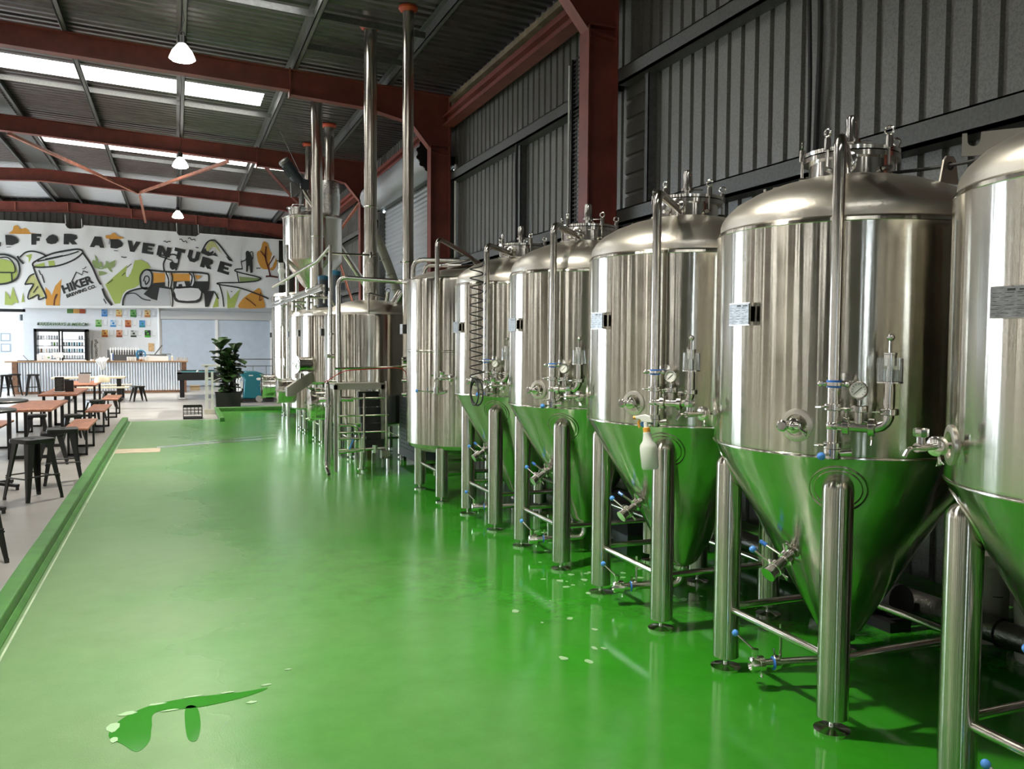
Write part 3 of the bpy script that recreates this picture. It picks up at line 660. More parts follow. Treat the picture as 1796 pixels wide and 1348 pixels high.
    mb = MB(); e = c+d*0.14; mb.cyl(e-d*0.01, e+d*0.035, 0.016, 14); mb.cyl(e+d*0.015, e+d*0.015+Vector((0, 0, 0.035)), 0.014, 12); mb.lathe([(0.022, 0.035), (0.025, 0.04), (0.025, 0.062), (0.02, 0.066)], 8, e+d*0.015)
    mb.tube([e+d*0.03, e+d*0.075+Vector((0, 0, -0.002)), e+d*0.095+Vector((0, 0, -0.028))], 0.008, 10, rad=0.02); mb.build('tasting_tap', FIT, pf)
    # racking valve on the cone
    a = -174; n = (pol(a, 0.866, 0)+Vector((0, 0, -0.5))).normalized(); c = pol(a, 0.32, 0.685)
    mb = MB(); mb.lathe([(0.055, -0.01), (0.055, 0.004), (0.03, 0.01)], 28, c, n); mb.cyl(c, c+n*0.16, 0.023, 16); rv = mb.build('racking_arm', PIPE, t)
    mb = MB(); triclamp(mb, c+n*0.045, n, 0.036, (0, 0.3, 1)); triclamp(mb, c+n*0.115, n, 0.036, (0.3, -0.6, -0.5)); mb.lathe([(0.028, 0.118), (0.034, 0.125), (0.034, 0.155), (0.036, 0.16), (0.036, 0.172), (0.025, 0.172)], 20, c, n)
    h1 = c+n*0.14+Vector((0, 0.0, 0.03)); mb.cyl(c+n*0.14, h1+Vector((-0.0, 0.02, 0.02)), 0.012, 10)
    k1 = h1+Vector((-0.035, 0.10, 0.05)); mb.cyl(h1, k1, 0.0055, 8)
    h2 = c+n*0.07+Vector((0, 0.01, 0.03)); k2 = h2+Vector((-0.04, 0.10, 0.045)); mb.cyl(h2, k2, 0.0065, 8); v = mb.build('butterfly_valve', FIT, rv)
    MB().ball(k1, 0.0165, 12).build('blue_knob', LBLUE, v); MB().cyl(k2-(k2-h2).normalized()*0.035, k2, 0.010, 10).build('blue_grip', BLUE, v)
    # bottom outlet
    mb = MB(); mb.tube([(0, 0, 0.25), (0, 0, 0.13), (-0.30, 0.085, 0.12)], 0.022, 14, rad=0.07); mb.lathe([(0.05, 0.248), (0.05, 0.232), (0.03, 0.228)], 20); ob = mb.build('bottom_outlet_pipe', PIPE, t)
    d = Vector((-0.96, 0.27, -0.03)).normalized(); c = Vector((-0.30, 0.085, 0.12)); mb = MB(); triclamp(mb, c, d, 0.034, (0, 0.3, 1)); triclamp(mb, c+d*0.075, d, 0.036, (0.2, 0.2, -1)); mb.cyl(c, c+d*0.09, 0.022, 14)
    mb.lathe([(0.026, 0.08), (0.036, 0.086), (0.036, 0.125), (0.026, 0.13), (0.022, 0.12)], 20, c, d); hh = c+d*0.105; mb.cyl(hh, hh+Vector((0, 0.0, 0.075)), 0.013, 10, 0.017); k1 = hh+Vector((-0.05, 0.09, 0.13)); mb.cyl(hh+Vector((0, 0, 0.065)), k1, 0.0055, 8)
    v = mb.build('butterfly_valve', FIT, ob); MB().ball(k1, 0.0165, 12).build('blue_knob', LBLUE, v); MB().torus(c+d*0.012, 0.027, 0.007, d, 18, 6).build('blue_gasket_band', BLUE, ob)
    MB().cyl(c+Vector((0.02, -0.005, 0.0)), c+Vector((0.02, -0.005, 0.19)), 0.007, 8).build('pipe_hanger', PIPE, ob)
    # bracket box with oval opening on the walkway side
    z0, z1 = 1.733, 1.832; ya, yb = -0.095, 0.050; xf = -0.632
    mb = MB(); mb.box((xf, ya, z0), (xf+0.005, yb, z1)); mb.box((xf, ya, z0), (-0.585, yb, z0+0.004)); mb.box((xf, ya, z1-0.004), (-0.585, yb, z1)); mb.box((xf, yb-0.004, z0), (-0.585, yb, z1))
    mb.box((xf, ya, z0), (xf+0.006, ya+0.004, z1)); mb.box((-0.603, ya, z0), (-0.585, ya+0.004, z1)); mb.box((xf, ya, z0), (-0.60, ya+0.004, z0+0.016)); mb.box((xf, ya, z1-0.016), (-0.60, ya+0.004, z1))
    bx = mb.build('bracket_box', FIT, t, smooth=False)
    mb = MB(); mb.box((xf-0.003, ya+0.003, z0+0.003), (xf, yb-0.003, z1-0.003)); pl = mb.build('name_plate', PLATE, bx, smooth=False)
    mb = MB()
    for r_ in range(6):
        for q_ in range(3):
            y = yb-0.010-0.042*q_; mb.box((xf-0.0045, y-0.030+0.009*((r_*7+q_*3) % 3), z1-0.022-0.0125*r_), (xf-0.0028, y, z1-0.0205-0.0125*r_))
    mb.box((xf-0.0045, -0.08, z1-0.015), (xf-0.0028, -0.05, z1-0.011)); mb.box((xf-0.0045, -0.035, z1-0.016), (xf-0.0028, -0.010, z1-0.009))
    mb.build('engraved_lines', INK, bx, smooth=False)
    # lifting lugs
    def lug(a, name):
        mb = MB(); er = pol(a, 1, 0)
        n_ = 10; pts = [(0.29, 0), (0.50, 0.0), (0.50, 0.080), (0.485, 0.080)]+[(0.463+0.020*math.cos(PI*k/6), 0.052-0.02*math.sin(PI*k/6)) for k in range(7)]+[(0.441, 0.080), (0.29, 0.080)]
        nrm = er.cross(Vector((0, 0, 1)))
        mb.prism(pts, Vector((0, 0, 2.372)), er, (0, 0, 1), nrm, 0.008); mb.build('lifting_lug', LUGM, t, smooth=False)
    lug(104, 'l')
    mb = MB(); er = pol(-62, 1, 0); tn_ = er.cross(Vector((0, 0, 1)))
    pts = [(-0.055, 0), (-0.035, 0.10), (-0.02, 0.118), (0.02, 0.118), (0.035, 0.10), (0.055, 0)]
    mb.prism(pts, pol(-62, 0.42, 2.36), Vector((1, 0.0, 0)), (0, 0, 1), (0, -1, 0), 0.010); lg = mb.build('lifting_ear', DOME, t, smooth=False)
    MB().torus(pol(-62, 0.42, 2.36)+Vector((0, -0.011, 0.075)), 0.014, 0.005, (0, 1, 0), 16, 6).build('ear_hole_rim', INK, lg)
    return t
TX = 2.963
TY = [1.793, 3.167, 4.541, 5.915, 7.289]
tlabels = ['conical steel tank cut off by the right edge of the view, nearest of the row',
           'large conical steel tank shown whole, nearest fully visible, its front leg lowest in view',
           'conical steel tank with the white spray bottle hanging from its front pipe valve',
           'conical steel tank fourth from the near end, left of the one with the spray bottle',
           'conical steel tank with the coiled black hose hanging on its front pipe']
proto = make_conical_tank(tlabels[1]); proto.location = (TX, TY[1], 0)
for i in (0, 2, 3, 4):
    c = dup(proto, tlabels[i], (TX, TY[i], 0))
    if i == 0:
        for ch in c.children:
            if ch.name.startswith('lifting_lug'): ch.rotation_euler.z = math.radians(24); ch.location = (-0.05, 0.063, -0.05)
            if ch.name.startswith('bracket_box'): ch.location.y += 0.05

# coil hose on the fifth tank
mb = MB(); pts = []
for k in range(260):
    t_ = k/259*13*2*PI; z = 2.30-0.98*k/259
    pts.append((-0.60+0.055*math.cos(t_), -0.49+0.055*math.sin(t_), z))
mb.tube([(-0.35, -0.35, 2.5), (-0.5, -0.45, 2.42)]+pts, 0.0055, 6)
pts = []
for k in range(90):
    t_ = k/89*4*2*PI; pts.append((-0.60+0.02*math.sin(t_*0.5), -0.46+0.13*math.cos(t_)-0.02, 1.22+0.11*math.sin(t_)+0.01*k/89))
mb.tube(pts, 0.006, 6)
o = mb.build('coiled_hose', RUBBER, loc=(TX, TY[4], 0)); tag(o, 'black coiled hose hung over the front pipe of the fifth conical tank', 'hose')

# spray bottle hanging on the third tank's valve
b = empty('spray_bottle', 'white trigger spray bottle with orange trigger hanging from a tank valve', 'spray bottle', (TX-0.60, TY[2]-0.545, 1.24), rz=math.radians(0))
tilt = Matrix.Rotation(math.radians(7), 4, Vector((-0.8, -0.6, 0)))
def MBt(): m_ = MB(); m_.M = tilt.copy(); return m_
mb = MBt(); mb.lathe([(0.001, -0.272), (0.040, -0.272), (0.047, -0.262), (0.047, -0.155), (0.043, -0.138), (0.028, -0.118), (0.021, -0.085), (0.021, -0.072), (0.016, -0.070), (0.016, -0.06)], 32, cap=False); mb.build('bottle', BOTTLE, b)
mb = MBt(); mb.lathe([(0.019, -0.070), (0.019, -0.048), (0.014, -0.045)], 20); mb.build('collar', TRIGGER, b)
sd = Vector((-0.62, 0.78, 0))
mb = MBt(); mb.cyl((0, 0, -0.05), (0, 0, -0.015), 0.014, 14, 0.012); p = [(-0.022, -0.012), (0.040, -0.022), (0.030, 0.012), (0.0, 0.026), (-0.028, 0.024), (-0.055, 0.020), (-0.055, 0.006), (-0.03, 0.002)]
mb.prism([(-q[0], q[1]) for q in p], Vector((0.009, 0.007, 0)), (0.62*-1, 0.78, 0), (0, 0, 1), (-0.78, -0.62, 0), 0.022)
mb.build('spray_head', WHITEP, b, bevel=0.003)
mb = MBt(); mb.tube([sd*0.022+Vector((0, 0, 0.006)), sd*0.044+Vector((0, 0, -0.012)), sd*0.040+Vector((0, 0, -0.045))], 0.006, 8, rad=0.01); mb.cyl(sd*0.052+Vector((0, 0, 0.013)), sd*0.068+Vector((0, 0, 0.013)), 0.010, 12); mb.build('trigger', TRIGGER, b)

# thin hose/wire between the ears of the two nearest tanks
mb = MB(); mb.tube([(0.0, 0.20, 2.47), (0.08, -0.10, 2.44), (0.197, -0.37, 2.435), (0.22, -0.7, 2.44), (0.15, -1.15, 2.46)], 0.008, 8, rad=0.2)
o = mb.build('black_cable', RUBBER, loc=(TX, TY[1], 0)); tag(o, 'thin black cable threaded through the lifting ear of the large conical tank', 'cable')

# ------------------------------------------------------------------ cylindrical bright tank (sixth)
def control_box(parent, y, z, x, s=1.0):
    mb = MB(); mb.box((x-0.085*s, y-0.06*s, z-0.055*s), (x, y+0.06*s, z-0.05*s)).box((x-0.085*s, y-0.06*s, z+0.05*s), (x, y+0.06*s, z+0.055*s)).box((x-0.09*s, y-0.06*s, z-0.055*s), (x-0.085*s, y+0.06*s, z+0.055*s)).box((x-0.09*s, y+0.055*s, z-0.05*s), (x+0.02, y+0.06*s, z+0.05*s))
    mb.build('bracket_box', FIT, parent, smooth=False)
    MB().box((x-0.084*s, y-0.05*s, z-0.05*s), (x-0.01, y-0.045*s, z+0.05*s)).build('dark_opening', INK, parent, smooth=False)
t = empty('bright_beer_tank', 'straight-sided steel tank on short legs just left of the conical tanks', 'tank', (2.95, 8.76, 0))
R = 0.665
mb = MB(); mb.lathe([(0.001, 0.42), (0.3, 0.45), (0.55, 0.50), (0.64, 0.545), (R, 0.585), (R, 1.545), (R+0.006, 1.55), (R+0.006, 1.562), (R, 1.567), (R, 2.27), (0.655, 2.30), (0.63, 2.315)], 96, cap=False); mb.build('tank_body', STEEL, t, angle=25)
mb = MB(); mb.lathe([(0.63, 2.315), (0.58, 2.345), (0.45, 2.39), (0.3, 2.42), (0.001, 2.44)], 96, cap=False); mb.build('domed_top', DOME, t)
for sx in (-1, 1):
    for sy in (-1, 1):
        mb = MB(); mb.cyl((0.42*sx, 0.42*sy, 0.06), (0.42*sx, 0.42*sy, 0.56), 0.065, 28); lg = mb.build('leg', LEGST, t)
        mb = MB(); mb.cyl((0.42*sx, 0.42*sy, 0), (0.42*sx, 0.42*sy, 0.065), 0.012, 10); mb.lathe([(0.065, 0), (0.065, 0.012), (0.02, 0.02)], 24, (0.42*sx, 0.42*sy, 0)); mb.build('foot', FIT, lg)
for p, q in (((-1, -1), (-1, 1)), ((-1, -1), (1, -1)), ((1, -1), (1, 1)), ((-1, 1), (1, 1))):
    MB().cyl((0.42*p[0], 0.42*p[1], 0.30), (0.42*q[0], 0.42*q[1], 0.30), 0.02, 12).build('brace', PIPE, t)
tl = Matrix.Translation((-0.08, 0.05, 2.36)) @ Matrix.Rotation(math.radians(-12), 4, 'Y')
mb = MB(); mb.M = tl; mb.lathe([(0.24, 0), (0.24, 0.05), (0.265, 0.055), (0.265, 0.075), (0.24, 0.085), (0.12, 0.115), (0.001, 0.12)], 48); mw = mb.build('manway', FIT, t)
mb = MB(); mb.M = tl; mb.tube([(-0.24, 0.1, 0.07), (-0.2, 0.0, 0.16), (0.2, -0.05, 0.16), (0.28, 0, 0.07)], 0.012, 8, rad=0.06); mb.build('manway_yoke', FIT, mw)
mb = MB(); mb.tube([(-0.50, 0.44, 2.25), (-0.50, 0.44, 2.56), (0.0, 0.30, 2.56)], 0.026, 14, rad=0.12); mb.tube([(-0.38, 0.42, 2.33), (-0.38, 0.40, 2.50), (0.0, 0.24, 2.50)], 0.022, 14, rad=0.1); mb.build('vent_pipe', PIPE, t)
mb = MB(); mb.tube([(0.12, -0.10, 2.42), (-0.05, -0.20, 2.56), (-0.50, -0.50, 2.70), (-0.50, -0.50, 1.15)], 0.024, 16, rad=0.10); sp = mb.build('spray_pipe', PIPE, t)
mb = MB(); mb.cyl((-0.50, -0.50, 1.30), (-0.50, -0.50, 1.32), 0.034, 16); mb.cyl((-0.55, -0.46, 1.31), (-0.42, -0.55, 1.31), 0.010, 8); mb.build('pipe_clamp', FIT, sp)
mb = MB(); mb.lathe([(0.034, -0.03), (0.034, 0.03)], 16, (-0.5, -0.5, 1.16)); mb.cyl((-0.5, -0.5, 1.13), (-0.43, -0.55, 1.15), 0.015, 10); mb.cyl((-0.5, -0.5, 1.14), (-0.66, -0.36, 1.15), 0.007, 8); v = mb.build('butterfly_valve', FIT, t); MB().ball((-0.67, -0.35, 1.15), 0.017, 10).build('blue_knob', LBLUE, v)
mb = MB(); c = pol(-112, R, 1.22); mb.cyl(c, c+pol(-112, 0.09, 0), 0.014, 10); triclamp(mb, c+pol(-112, 0.05, 0), pol(-112, 1, 0), 0.033, (0.3, 0, 1)); mb.tube([c+pol(-112, 0.08, 0), c+pol(-125, 0.14, -0.01), c+pol(-130, 0.15, -0.14)], 0.011, 10, rad=0.03)
mb.cyl(c+pol(-112, 0.08, -0.12)+Vector((0.03, 0, 0)), c+pol(-112, 0.12, -0.18)+Vector((0.05, 0, 0)), 0.022, 12); mb.build('sample_valve', FIT, t)
control_box(t, 0.42, 1.79, -0.55)
mb = MB(); c = pol(-88, R, 0.78); mb.cyl(c, c+Vector((0, -0.07, 0)), 0.012, 10); mb.lathe([(0.02, -0.09), (0.028, -0.05), (0.015, 0.03), (0.012, 0.06)], 14, c+Vector((0, -0.07, 0))); mb.cyl(c+Vector((0, -0.06, 0.05)), c+Vector((0, -0.06, 1.1)), 0.008, 8); mb.build('level_tube', FIT, t)
mb = MB(); mb.tube([(0, 0, 0.44), (0, 0, 0.22), (-0.35, 0.05, 0.20)], 0.022, 12, rad=0.07); triclamp(mb, (-0.3, 0.04, 0.2), (-1, 0.1, 0), 0.036, (0, 0, 1)); mb.cyl((-0.36, 0.05, 0.2), (-0.36, 0.05, 0.32), 0.012, 10); mb.build('bottom_outlet_pipe', PIPE, t)
# ================================================================== BREWHOUSE
def vessel(name, label, x, y, R, zb, zt, dome=0.2, inset=0.04, legr=None, nlegs=4, box=True, legw=0.05, skirt_from=None, band=None):
    t = empty(name, label, 'tank', (x, y, 0))
    mb = MB(); prof = [(0.001, zb-0.10), (R*0.6, zb-0.06), (R-0.02, zb), (R, zb+0.02)]
    if band: prof += [(R, band-0.005), (R+0.006, band), (R+0.006, band+0.012), (R, band+0.017)]
    prof += [(R, zt-0.03), (R-0.005, zt-0.005), (R-inset, zt+0.005)]
    mb.lathe(prof, 96, cap=False); mb.build('vessel_body', STEEL, t, angle=25)
    mb = MB(); r1 = R-inset; mb.lathe([(r1, zt+0.003), (r1, zt+0.03), (r1-0.03, zt+0.07), (r1*0.8, zt+dome*0.62), (r1*0.55, zt+dome*0.85), (r1*0.3, zt+dome*0.97), (0.001, zt+dome)], 96, cap=False); mb.build('domed_top', DOME, t)
    rr = legr or R*0.78
    for k in range(nlegs):
        a = 45+360/nlegs*k; c = pol(a, rr, 0)
        mb = MB(); mb.cyl((c.x, c.y, 0.05), (c.x, c.y, zb+0.02), legw, 18); lg = mb.build('leg', PIPE, t)
        mb = MB(); mb.cyl((c.x, c.y, 0), (c.x, c.y, 0.06), 0.012, 8); mb.lathe([(0.05, 0), (0.05, 0.012), (0.015, 0.018)], 18, (c.x, c.y, 0)); mb.build('foot', FIT, lg)
    for k in range(nlegs):
        a = 45+360/nlegs*k; b_ = a+360/nlegs; p, q = pol(a, rr, min(0.28, zb*0.6)), pol(b_, rr, min(0.28, zb*0.6)); MB().cyl(p, q, 0.016, 10).build('brace', PIPE, t)
    if box: control_box(t, 0.30, 1.78, -math.sqrt(R*R-0.09))
    return t
def side_manway(t, R, z, yo=-0.1, lr=0.27, ln=0.30):
    x = -math.sqrt(R*R-yo*yo)
    mb = MB(); mb.lathe([(lr-0.02, 0.14), (lr-0.02, -ln), (lr, -ln), (lr, -ln-0.02), (lr-0.02, -ln-0.02)], 48, (x, yo, z), (1, 0, 0), cap=False)
    for k in (0.06, 0.14): mb.torus((x-ln+k, yo, z), lr-0.015, 0.006, (1, 0, 0), 40, 6)
    m_ = mb.build('side_manway', FIT, t)
    mb = MB(); mb.lathe([(0.001, -ln-0.045), (lr*0.6, -ln-0.04), (lr-0.01, -ln-0.025), (lr-0.005, -ln-0.02)], 48, (x, yo, z), (1, 0, 0), cap=False); mb.build('manway_door', WHITEP if False else FIT, m_)
    mb = MB()
    for k in range(6):
        a = k*PI/3; mb.cyl((x-ln-0.05, yo+(lr+0.01)*math.cos(a), z+(lr+0.01)*math.sin(a)), (x-ln+0.03, yo+(lr+0.01)*math.cos(a), z+(lr+0.01)*math.sin(a)), 0.010, 8)
    mb.build('swing_bolts', FIT, m_)
vF = vessel('brew_kettle', 'wide domed brewing kettle behind the small steel ladder, a flue rising from its top', 2.62, 12.2, 0.66, 0.50, 2.03, dome=0.22)
side_manway(vF, 0.66, 0.76, 0.05, 0.25, 0.20)
vG = vessel('mash_tun', 'short mash tun raised on tall legs, with a sloping chute on its side', 2.50, 14.1, 0.62, 0.98, 2.06, dome=0.16, legw=0.045)
vH = vessel('whirlpool_tank', 'domed steel vessel third from the ladder with a tall flue on its axis', 2.45, 16.0, 0.52, 0.42, 2.10, dome=0.16, legw=0.045)
side_manway(vH, 0.52, 0.74, 0.0, 0.24, 0.2)
vI = vessel('hot_water_tank', 'tallest and furthest steel tank of the brewhouse, next to the potted tree', 2.60, 19.3, 0.65, 0.42, 2.62, dome=0.12, band=1.95)
side_manway(vI, 0.65, 0.66, 0.0, 0.27, 0.2)
# dome details of the kettle
mb = MB(); mb.cyl((0.30, -0.15, 2.15), (0.42, -0.22, 2.36), 0.075, 18); mb.cyl((0.18, -0.2, 2.17), (0.20, -0.24, 2.36), 0.03, 12); mb.torus((0.20, -0.25, 2.38), 0.03, 0.006, (0, 1, 0)); mb.build('top_fittings', FIT, vF)
mb = MB(); mb.tube([(0.12, -0.42, 2.03), (0.12-0.38, -0.42, 2.03), ], 0.001, 4); mb = MB(); mb.tube([(-0.16, -0.60, 2.03), (-0.16, -0.60, 2.32), (0.10, -0.45, 2.27)], 0.014, 10, rad=0.04); mb.build('top_rail', PIPE, vF)
# drain arm of the kettle, vessel legs manifold
mb = MB(); mb.tube([(-0.60, 0.05, 0.76), (-0.66, -0.9, 0.80)], 0.0, 4)
# chute + pump on the mash tun
mb = MB(); x0 = -0.50; mb.prism([(0, 0), (0.10, 0), (0.50, 0.22), (0.50, 0.38), (0.40, 0.36), (0.0, 0.14)], (-0.90, -0.50, 0.78), (0.88, 0.30, 0), (0, 0, 1), (0, 1, 0), 0.22); mb.build('spent_grain_chute', LUGM, vG, smooth=False)
mb = MB(); mb.cyl((-0.52, -0.28, 1.28), (-0.72, -0.36, 1.28), 0.12, 28); mb.lathe([(0.135, 0), (0.135, 0.03)], 28, (-0.72, -0.36, 1.28), (-0.94, -0.34, 0)); mb.torus((-0.77, -0.38, 1.28), 0.07, 0.010, (-0.94, -0.34, 0)); mb.cyl((-0.7, -0.35, 1.06), (-0.7, -0.35, 1.14), 0.08, 14)
mb.build('side_manway', FIT, vG)
def flue(label, x, y, z0, z1, r, wide=None, foil=None, cat='flue'):
    t = empty('steel_flue', label, cat, (x, y, 0))
    mb = MB(); mb.cyl((0, 0, z0), (0, 0, z1), r, 36); tb = mb.build('flue_tube', FLUE, t)
    mb = MB(); mb.torus((0, 0, z0+(z1-z0)*0.35), r+0.004, 0.010, n=32); mb.box((-r-0.03, -0.01, z0+(z1-z0)*0.35-0.008), (r+0.03, 0.01, z0+(z1-z0)*0.35+0.008)); mb.build('joint_band', FIT, tb)
    mb = MB(); mb.lathe([(r+0.05, 0.0), (r+0.055, -0.03), (r+0.03, -0.06), (r+0.005, -0.07), (r+0.002, 0.0)], 28, (0, 0, z1), cap=False); mb.build('roof_flashing', ORANGE, t)
    if wide: mb = MB(); mb.cyl((0, 0, z0), (0, 0, wide[1]), wide[0], 36); mb.build('wide_lower_section', FLUE, t)
    if foil: mb = MB(); mb.lathe([(r+0.10, foil[0]), (r+0.12, foil[0]+0.1), (r+0.11, foil[1]-0.05), (r+0.10, foil[1])], 24); mb.build('foil_wrap', FOIL, t)
    return t
flue('thick bright flue standing on the kettle, second from the right', 2.62, 12.2, 2.2, 6.15, 0.092, wide=(0.115, 2.93))
flue('rightmost bright flue in front of the roller shutter, reaching the roof highest', 2.94, 11.3, 0.9, 6.13, 0.075)
flue('flue on the third vessel, leftmost of the tall bright flues', 2.44, 16.0, 2.2, 6.14, 0.105, wide=(0.14, 3.0))
flue('slender flue with crinkled foil wrap, partly behind the grain hopper', 2.98, 17.9, 3.2, 6.12, 0.10, foil=(4.25, 4.95))
flue('short dark flue stub, furthest back above the auger motor', 2.82, 19.8, 3.0, 6.12, 0.07)
# base unit carrying the rightmost flue
t = empty('steam_boiler', 'steel boiler cabinet hidden behind the straight-sided tank', 'boiler', (3.30, 11.1, 0))
MB().box((-0.42, -0.45, 0.08), (0.42, 0.45, 0.9)).build('cabinet', MOTOR, t, bevel=0.01)
mb = MB(); 
for k in range(12):
    for j in range(6): mb.box((-0.424, -0.38+0.13*j, 0.2+0.055*k), (-0.419, -0.30+0.13*j, 0.215+0.055*k))
mb.build('vent_slots', INK, t, smooth=False)
mb = MB()
for sx in (-0.38, 0.34):
    for sy in (-0.4, 0.36): mb.box((sx, sy, 0), (sx+0.04, sy+0.04, 0.08))
mb.build('feet', BLACKM, t)
# slotted panel right of kettle
t = empty('slotted_panel', 'tall slotted steel panel between the kettle and the straight-sided tank', 'panel', (3.15, 10.45, 0))
MB().box((-0.02, -0.01, 0), (0.36, 0.01, 1.72)).build('panel_sheet', DOME, t)
mb = MB()
for c_ in range(3):
    for k in range(16): mb.box((0.05+0.09*c_, -0.0115, 0.45+0.075*k+0.02*(c_ % 2)), (0.06+0.09*c_, -0.009, 0.495+0.075*k+0.02*(c_ % 2)))
mb.build('slots', INK, t, smooth=False)

# grain hopper
t = empty('grain_hopper', 'steel grain hopper with conical bottom held high behind the brewhouse', 'hopper', (2.52, 17.1, 0))
R = 0.57
mb = MB(); mb.lathe([(0.06, 2.55), (0.09, 2.60), (R-0.01, 3.20), (R, 3.24), (R, 4.02), (R+0.012, 4.03), (R+0.012, 4.05), (R-0.02, 4.06), (0.3, 4.16), (0.15, 4.20), (0.001, 4.20)], 64, cap=False); mb.build('hopper_body', STEEL, t, angle=25)
mb = MB(); mb.lathe([(0.17, 4.02), (0.17, 4.22), (0.20, 4.22), (0.20, 4.25), (0.05, 4.27)], 28, (-0.30, 0.0, 0)); mb.tube([(-0.42, -0.2, 4.1), (-0.42, -0.2, 4.28), (-0.2, -0.25, 4.28)], 0.012, 8, rad=0.04); mb.build('inspection_hatch', FIT, t)
for a in (25, 115, 205, 295):
    c = pol(a, R+0.0, 0); MB().cyl((c.x, c.y, 0), (c.x, c.y, 3.5), 0.032, 12).build('support_leg', PIPE, t)
mb = MB(); mb.cyl((-0.62, -0.1, 3.16), (-0.60, -0.1, 2.74), 0.05, 14); mb.ball((-0.61, -0.1, 3.0), 0.075, 12); mb.build('level_sensor', WHITEP, t)
# auger
t = empty('grain_auger', 'inclined grain auger tube with grey motor above the hopper', 'auger', (2.35, 17.55, 4.80))
dv = Vector((1.28, 0.9, -1.80)); 
mb = MB(); mb.cyl((0.0, 0, -0.05), tuple(Vector((1.9, 0.3, -2.75))), 0.058, 20); mb.build('auger_tube', PIPE, t)
mb = MB(); d = Vector((-0.62, -0.1, 0.78)).normalized(); p = Vector((-0.0, 0, 0.0)); mb.cyl(p+d*0.02, p+d*0.20, 0.11, 24); mb.cyl(p+d*0.20, p+d*0.48, 0.105, 28)
for k in range(16):
    a = k*PI/8; e = d.orthogonal().normalized(); f_ = d.cross(e); o_ = (e*math.cos(a)+f_*math.sin(a))*0.11; mb.beam(p+d*0.22+o_, p+d*0.44+o_, 0.008, 0.02, o_)
mb.box((0.0, -0.09, -0.12), (0.16, 0.09, 0.08)); mt = mb.build('gear_motor', MOTOR, t)
mb = MB(); mb.lathe([(0.10, 0.48), (0.112, 0.49), (0.112, 0.54), (0.09, 0.57), (0.001, 0.575)], 28, p, d); mb.build('fan_cowl', GALV, mt)
mb = MB(); mb.prism([(0, 0), (0.16, 0.02), (0.2, -0.18), (0.02, -0.30)], (-0.20, -0.05, 0.02), (1, 0, 0), (0, 0, 1), (0, 1, 0), 0.12); mb.cyl((0.02, 0, -0.1), (0.02, 0, -0.62), 0.05, 16); mb.build('outlet_spout', GALV, t)
mb = MB(); mb.cyl((0.05, 0.0, 0.1), (-0.35, 0.5, 1.15), 0.004, 6); mb.cyl((0.05, 0.0, 0.1), (0.4, 0.2, 1.2), 0.004, 6); mb.build('hanging_wires', GALV, t)
# foil flexible duct behind the flues
mb = MB(); pts = [(0, 0, 0), (0.35, 0.05, -0.75), (0.62, 0.05, -1.5), (0.75, 0, -2.2)]; mb.tube(pts, 0.085, 16, rad=0.4); 
for k in range(5): mb.torus(Vector((0, 0, 0)).lerp(Vector((0.62, 0.05, -1.5)), 0.15+0.18*k), 0.088, 0.008, (0.38, 0.03, -0.92), 20, 6)
o = mb.build('flexible_duct', mat('grey_green_duct', (0.33, 0.33, 0.27), 0.5, 0.2), loc=(3.30, 15.6, 3.95)); tag(o, 'grey flexible duct with clamps descending right of the grain hopper', 'duct')

# overhead water pipes along the brewhouse
mb = MB(); mb.tube([(0, 0, 0), (0, -6.9, -0.02)], 0.028, 12); o = mb.build('overhead_pipe', PIPE, loc=(1.93, 19.2, 2.46)); tag(o, 'long straight overhead pipe running along the fronts of the vessels, upper one', 'pipe')
mb = MB(); mb.tube([(0, 0, 0), (0, -6.6, 0)], 0.026, 12); o = mb.build('overhead_pipe', PIPE, loc=(1.84, 18.2, 2.36)); tag(o, 'long straight overhead pipe running along the fronts of the vessels, lower one', 'pipe')
t = empty('pipe_support', 'steel standing pipes holding the overhead pipes before the kettle', 'pipe stand', (1.95, 12.0, 0))
mb = MB(); mb.cyl((0.0, -0.35, 0.05), (0, -0.35, 2.95), 0.026, 14); mb.build('upright', PIPE, t); mb = MB(); mb.tube([(0.09, -0.55, 0.1), (0.06, -0.6, 2.50), (0.9, -0.75, 2.46), (0.98, -1.3, 2.44)], 0.032, 14, rad=0.12); mb.build('bent_pipe', PIPE, t)
mb = MB(); mb.tube([(0, -0.35, 2.93), (-0.05, 0.4, 2.80), (-0.45, 2.6, 2.55)], 0.026, 12, rad=0.05); mb.tube([(0.0, -0.35, 2.84), (0.62, -0.35, 2.84)], 0.014, 10); triclamp(mb, (0, 0.0, 2.87), (0, -1, 0.1), 0.04); triclamp(mb, (0.55, -0.35, 2.84), (1, 0, 0), 0.04); mb.build('upper_arm', PIPE, t)
MB().cyl((-0.05, -0.35, 1.45), (0.05, -0.35, 1.45), 0.03, 10).build('pipe_clamp', FIT, t); MB().cyl((-0.05, -0.35, 1.1), (0.16, -0.5, 1.1), 0.02, 10).build('cross_pipe', FIT, t); mb = MB(); triclamp(mb, (0, -0.35, 1.75), (0, 0, 1), 0.04); mb.build('clamp_ring', FIT, t)
for i, (y, z0) in enumerate(((13.6, 2.1), (15.4, 2.15), (17.2, 1.9))):
    mb = MB(); mb.cyl((0, 0, z0-2.4), (0, 0, 0), 0.03, 12); mb.lathe([(0.045, -0.02), (0.045, 0.02)], 14); mb.tube([(0, 0, -0.1), (0.35, 0, -0.1), (0.5, 0, -0.4)], 0.018, 8, rad=0.06)
    o = mb.build('pipe_drop', PIPE, loc=(1.93, y, 2.44)); tag(o, ['pipe drop from the overhead pipes before the mash tun', 'pipe drop from the overhead pipes before the third vessel', 'pipe drop from the overhead pipes between the third vessel and the tallest tank'][i], 'pipe')
mb = MB()
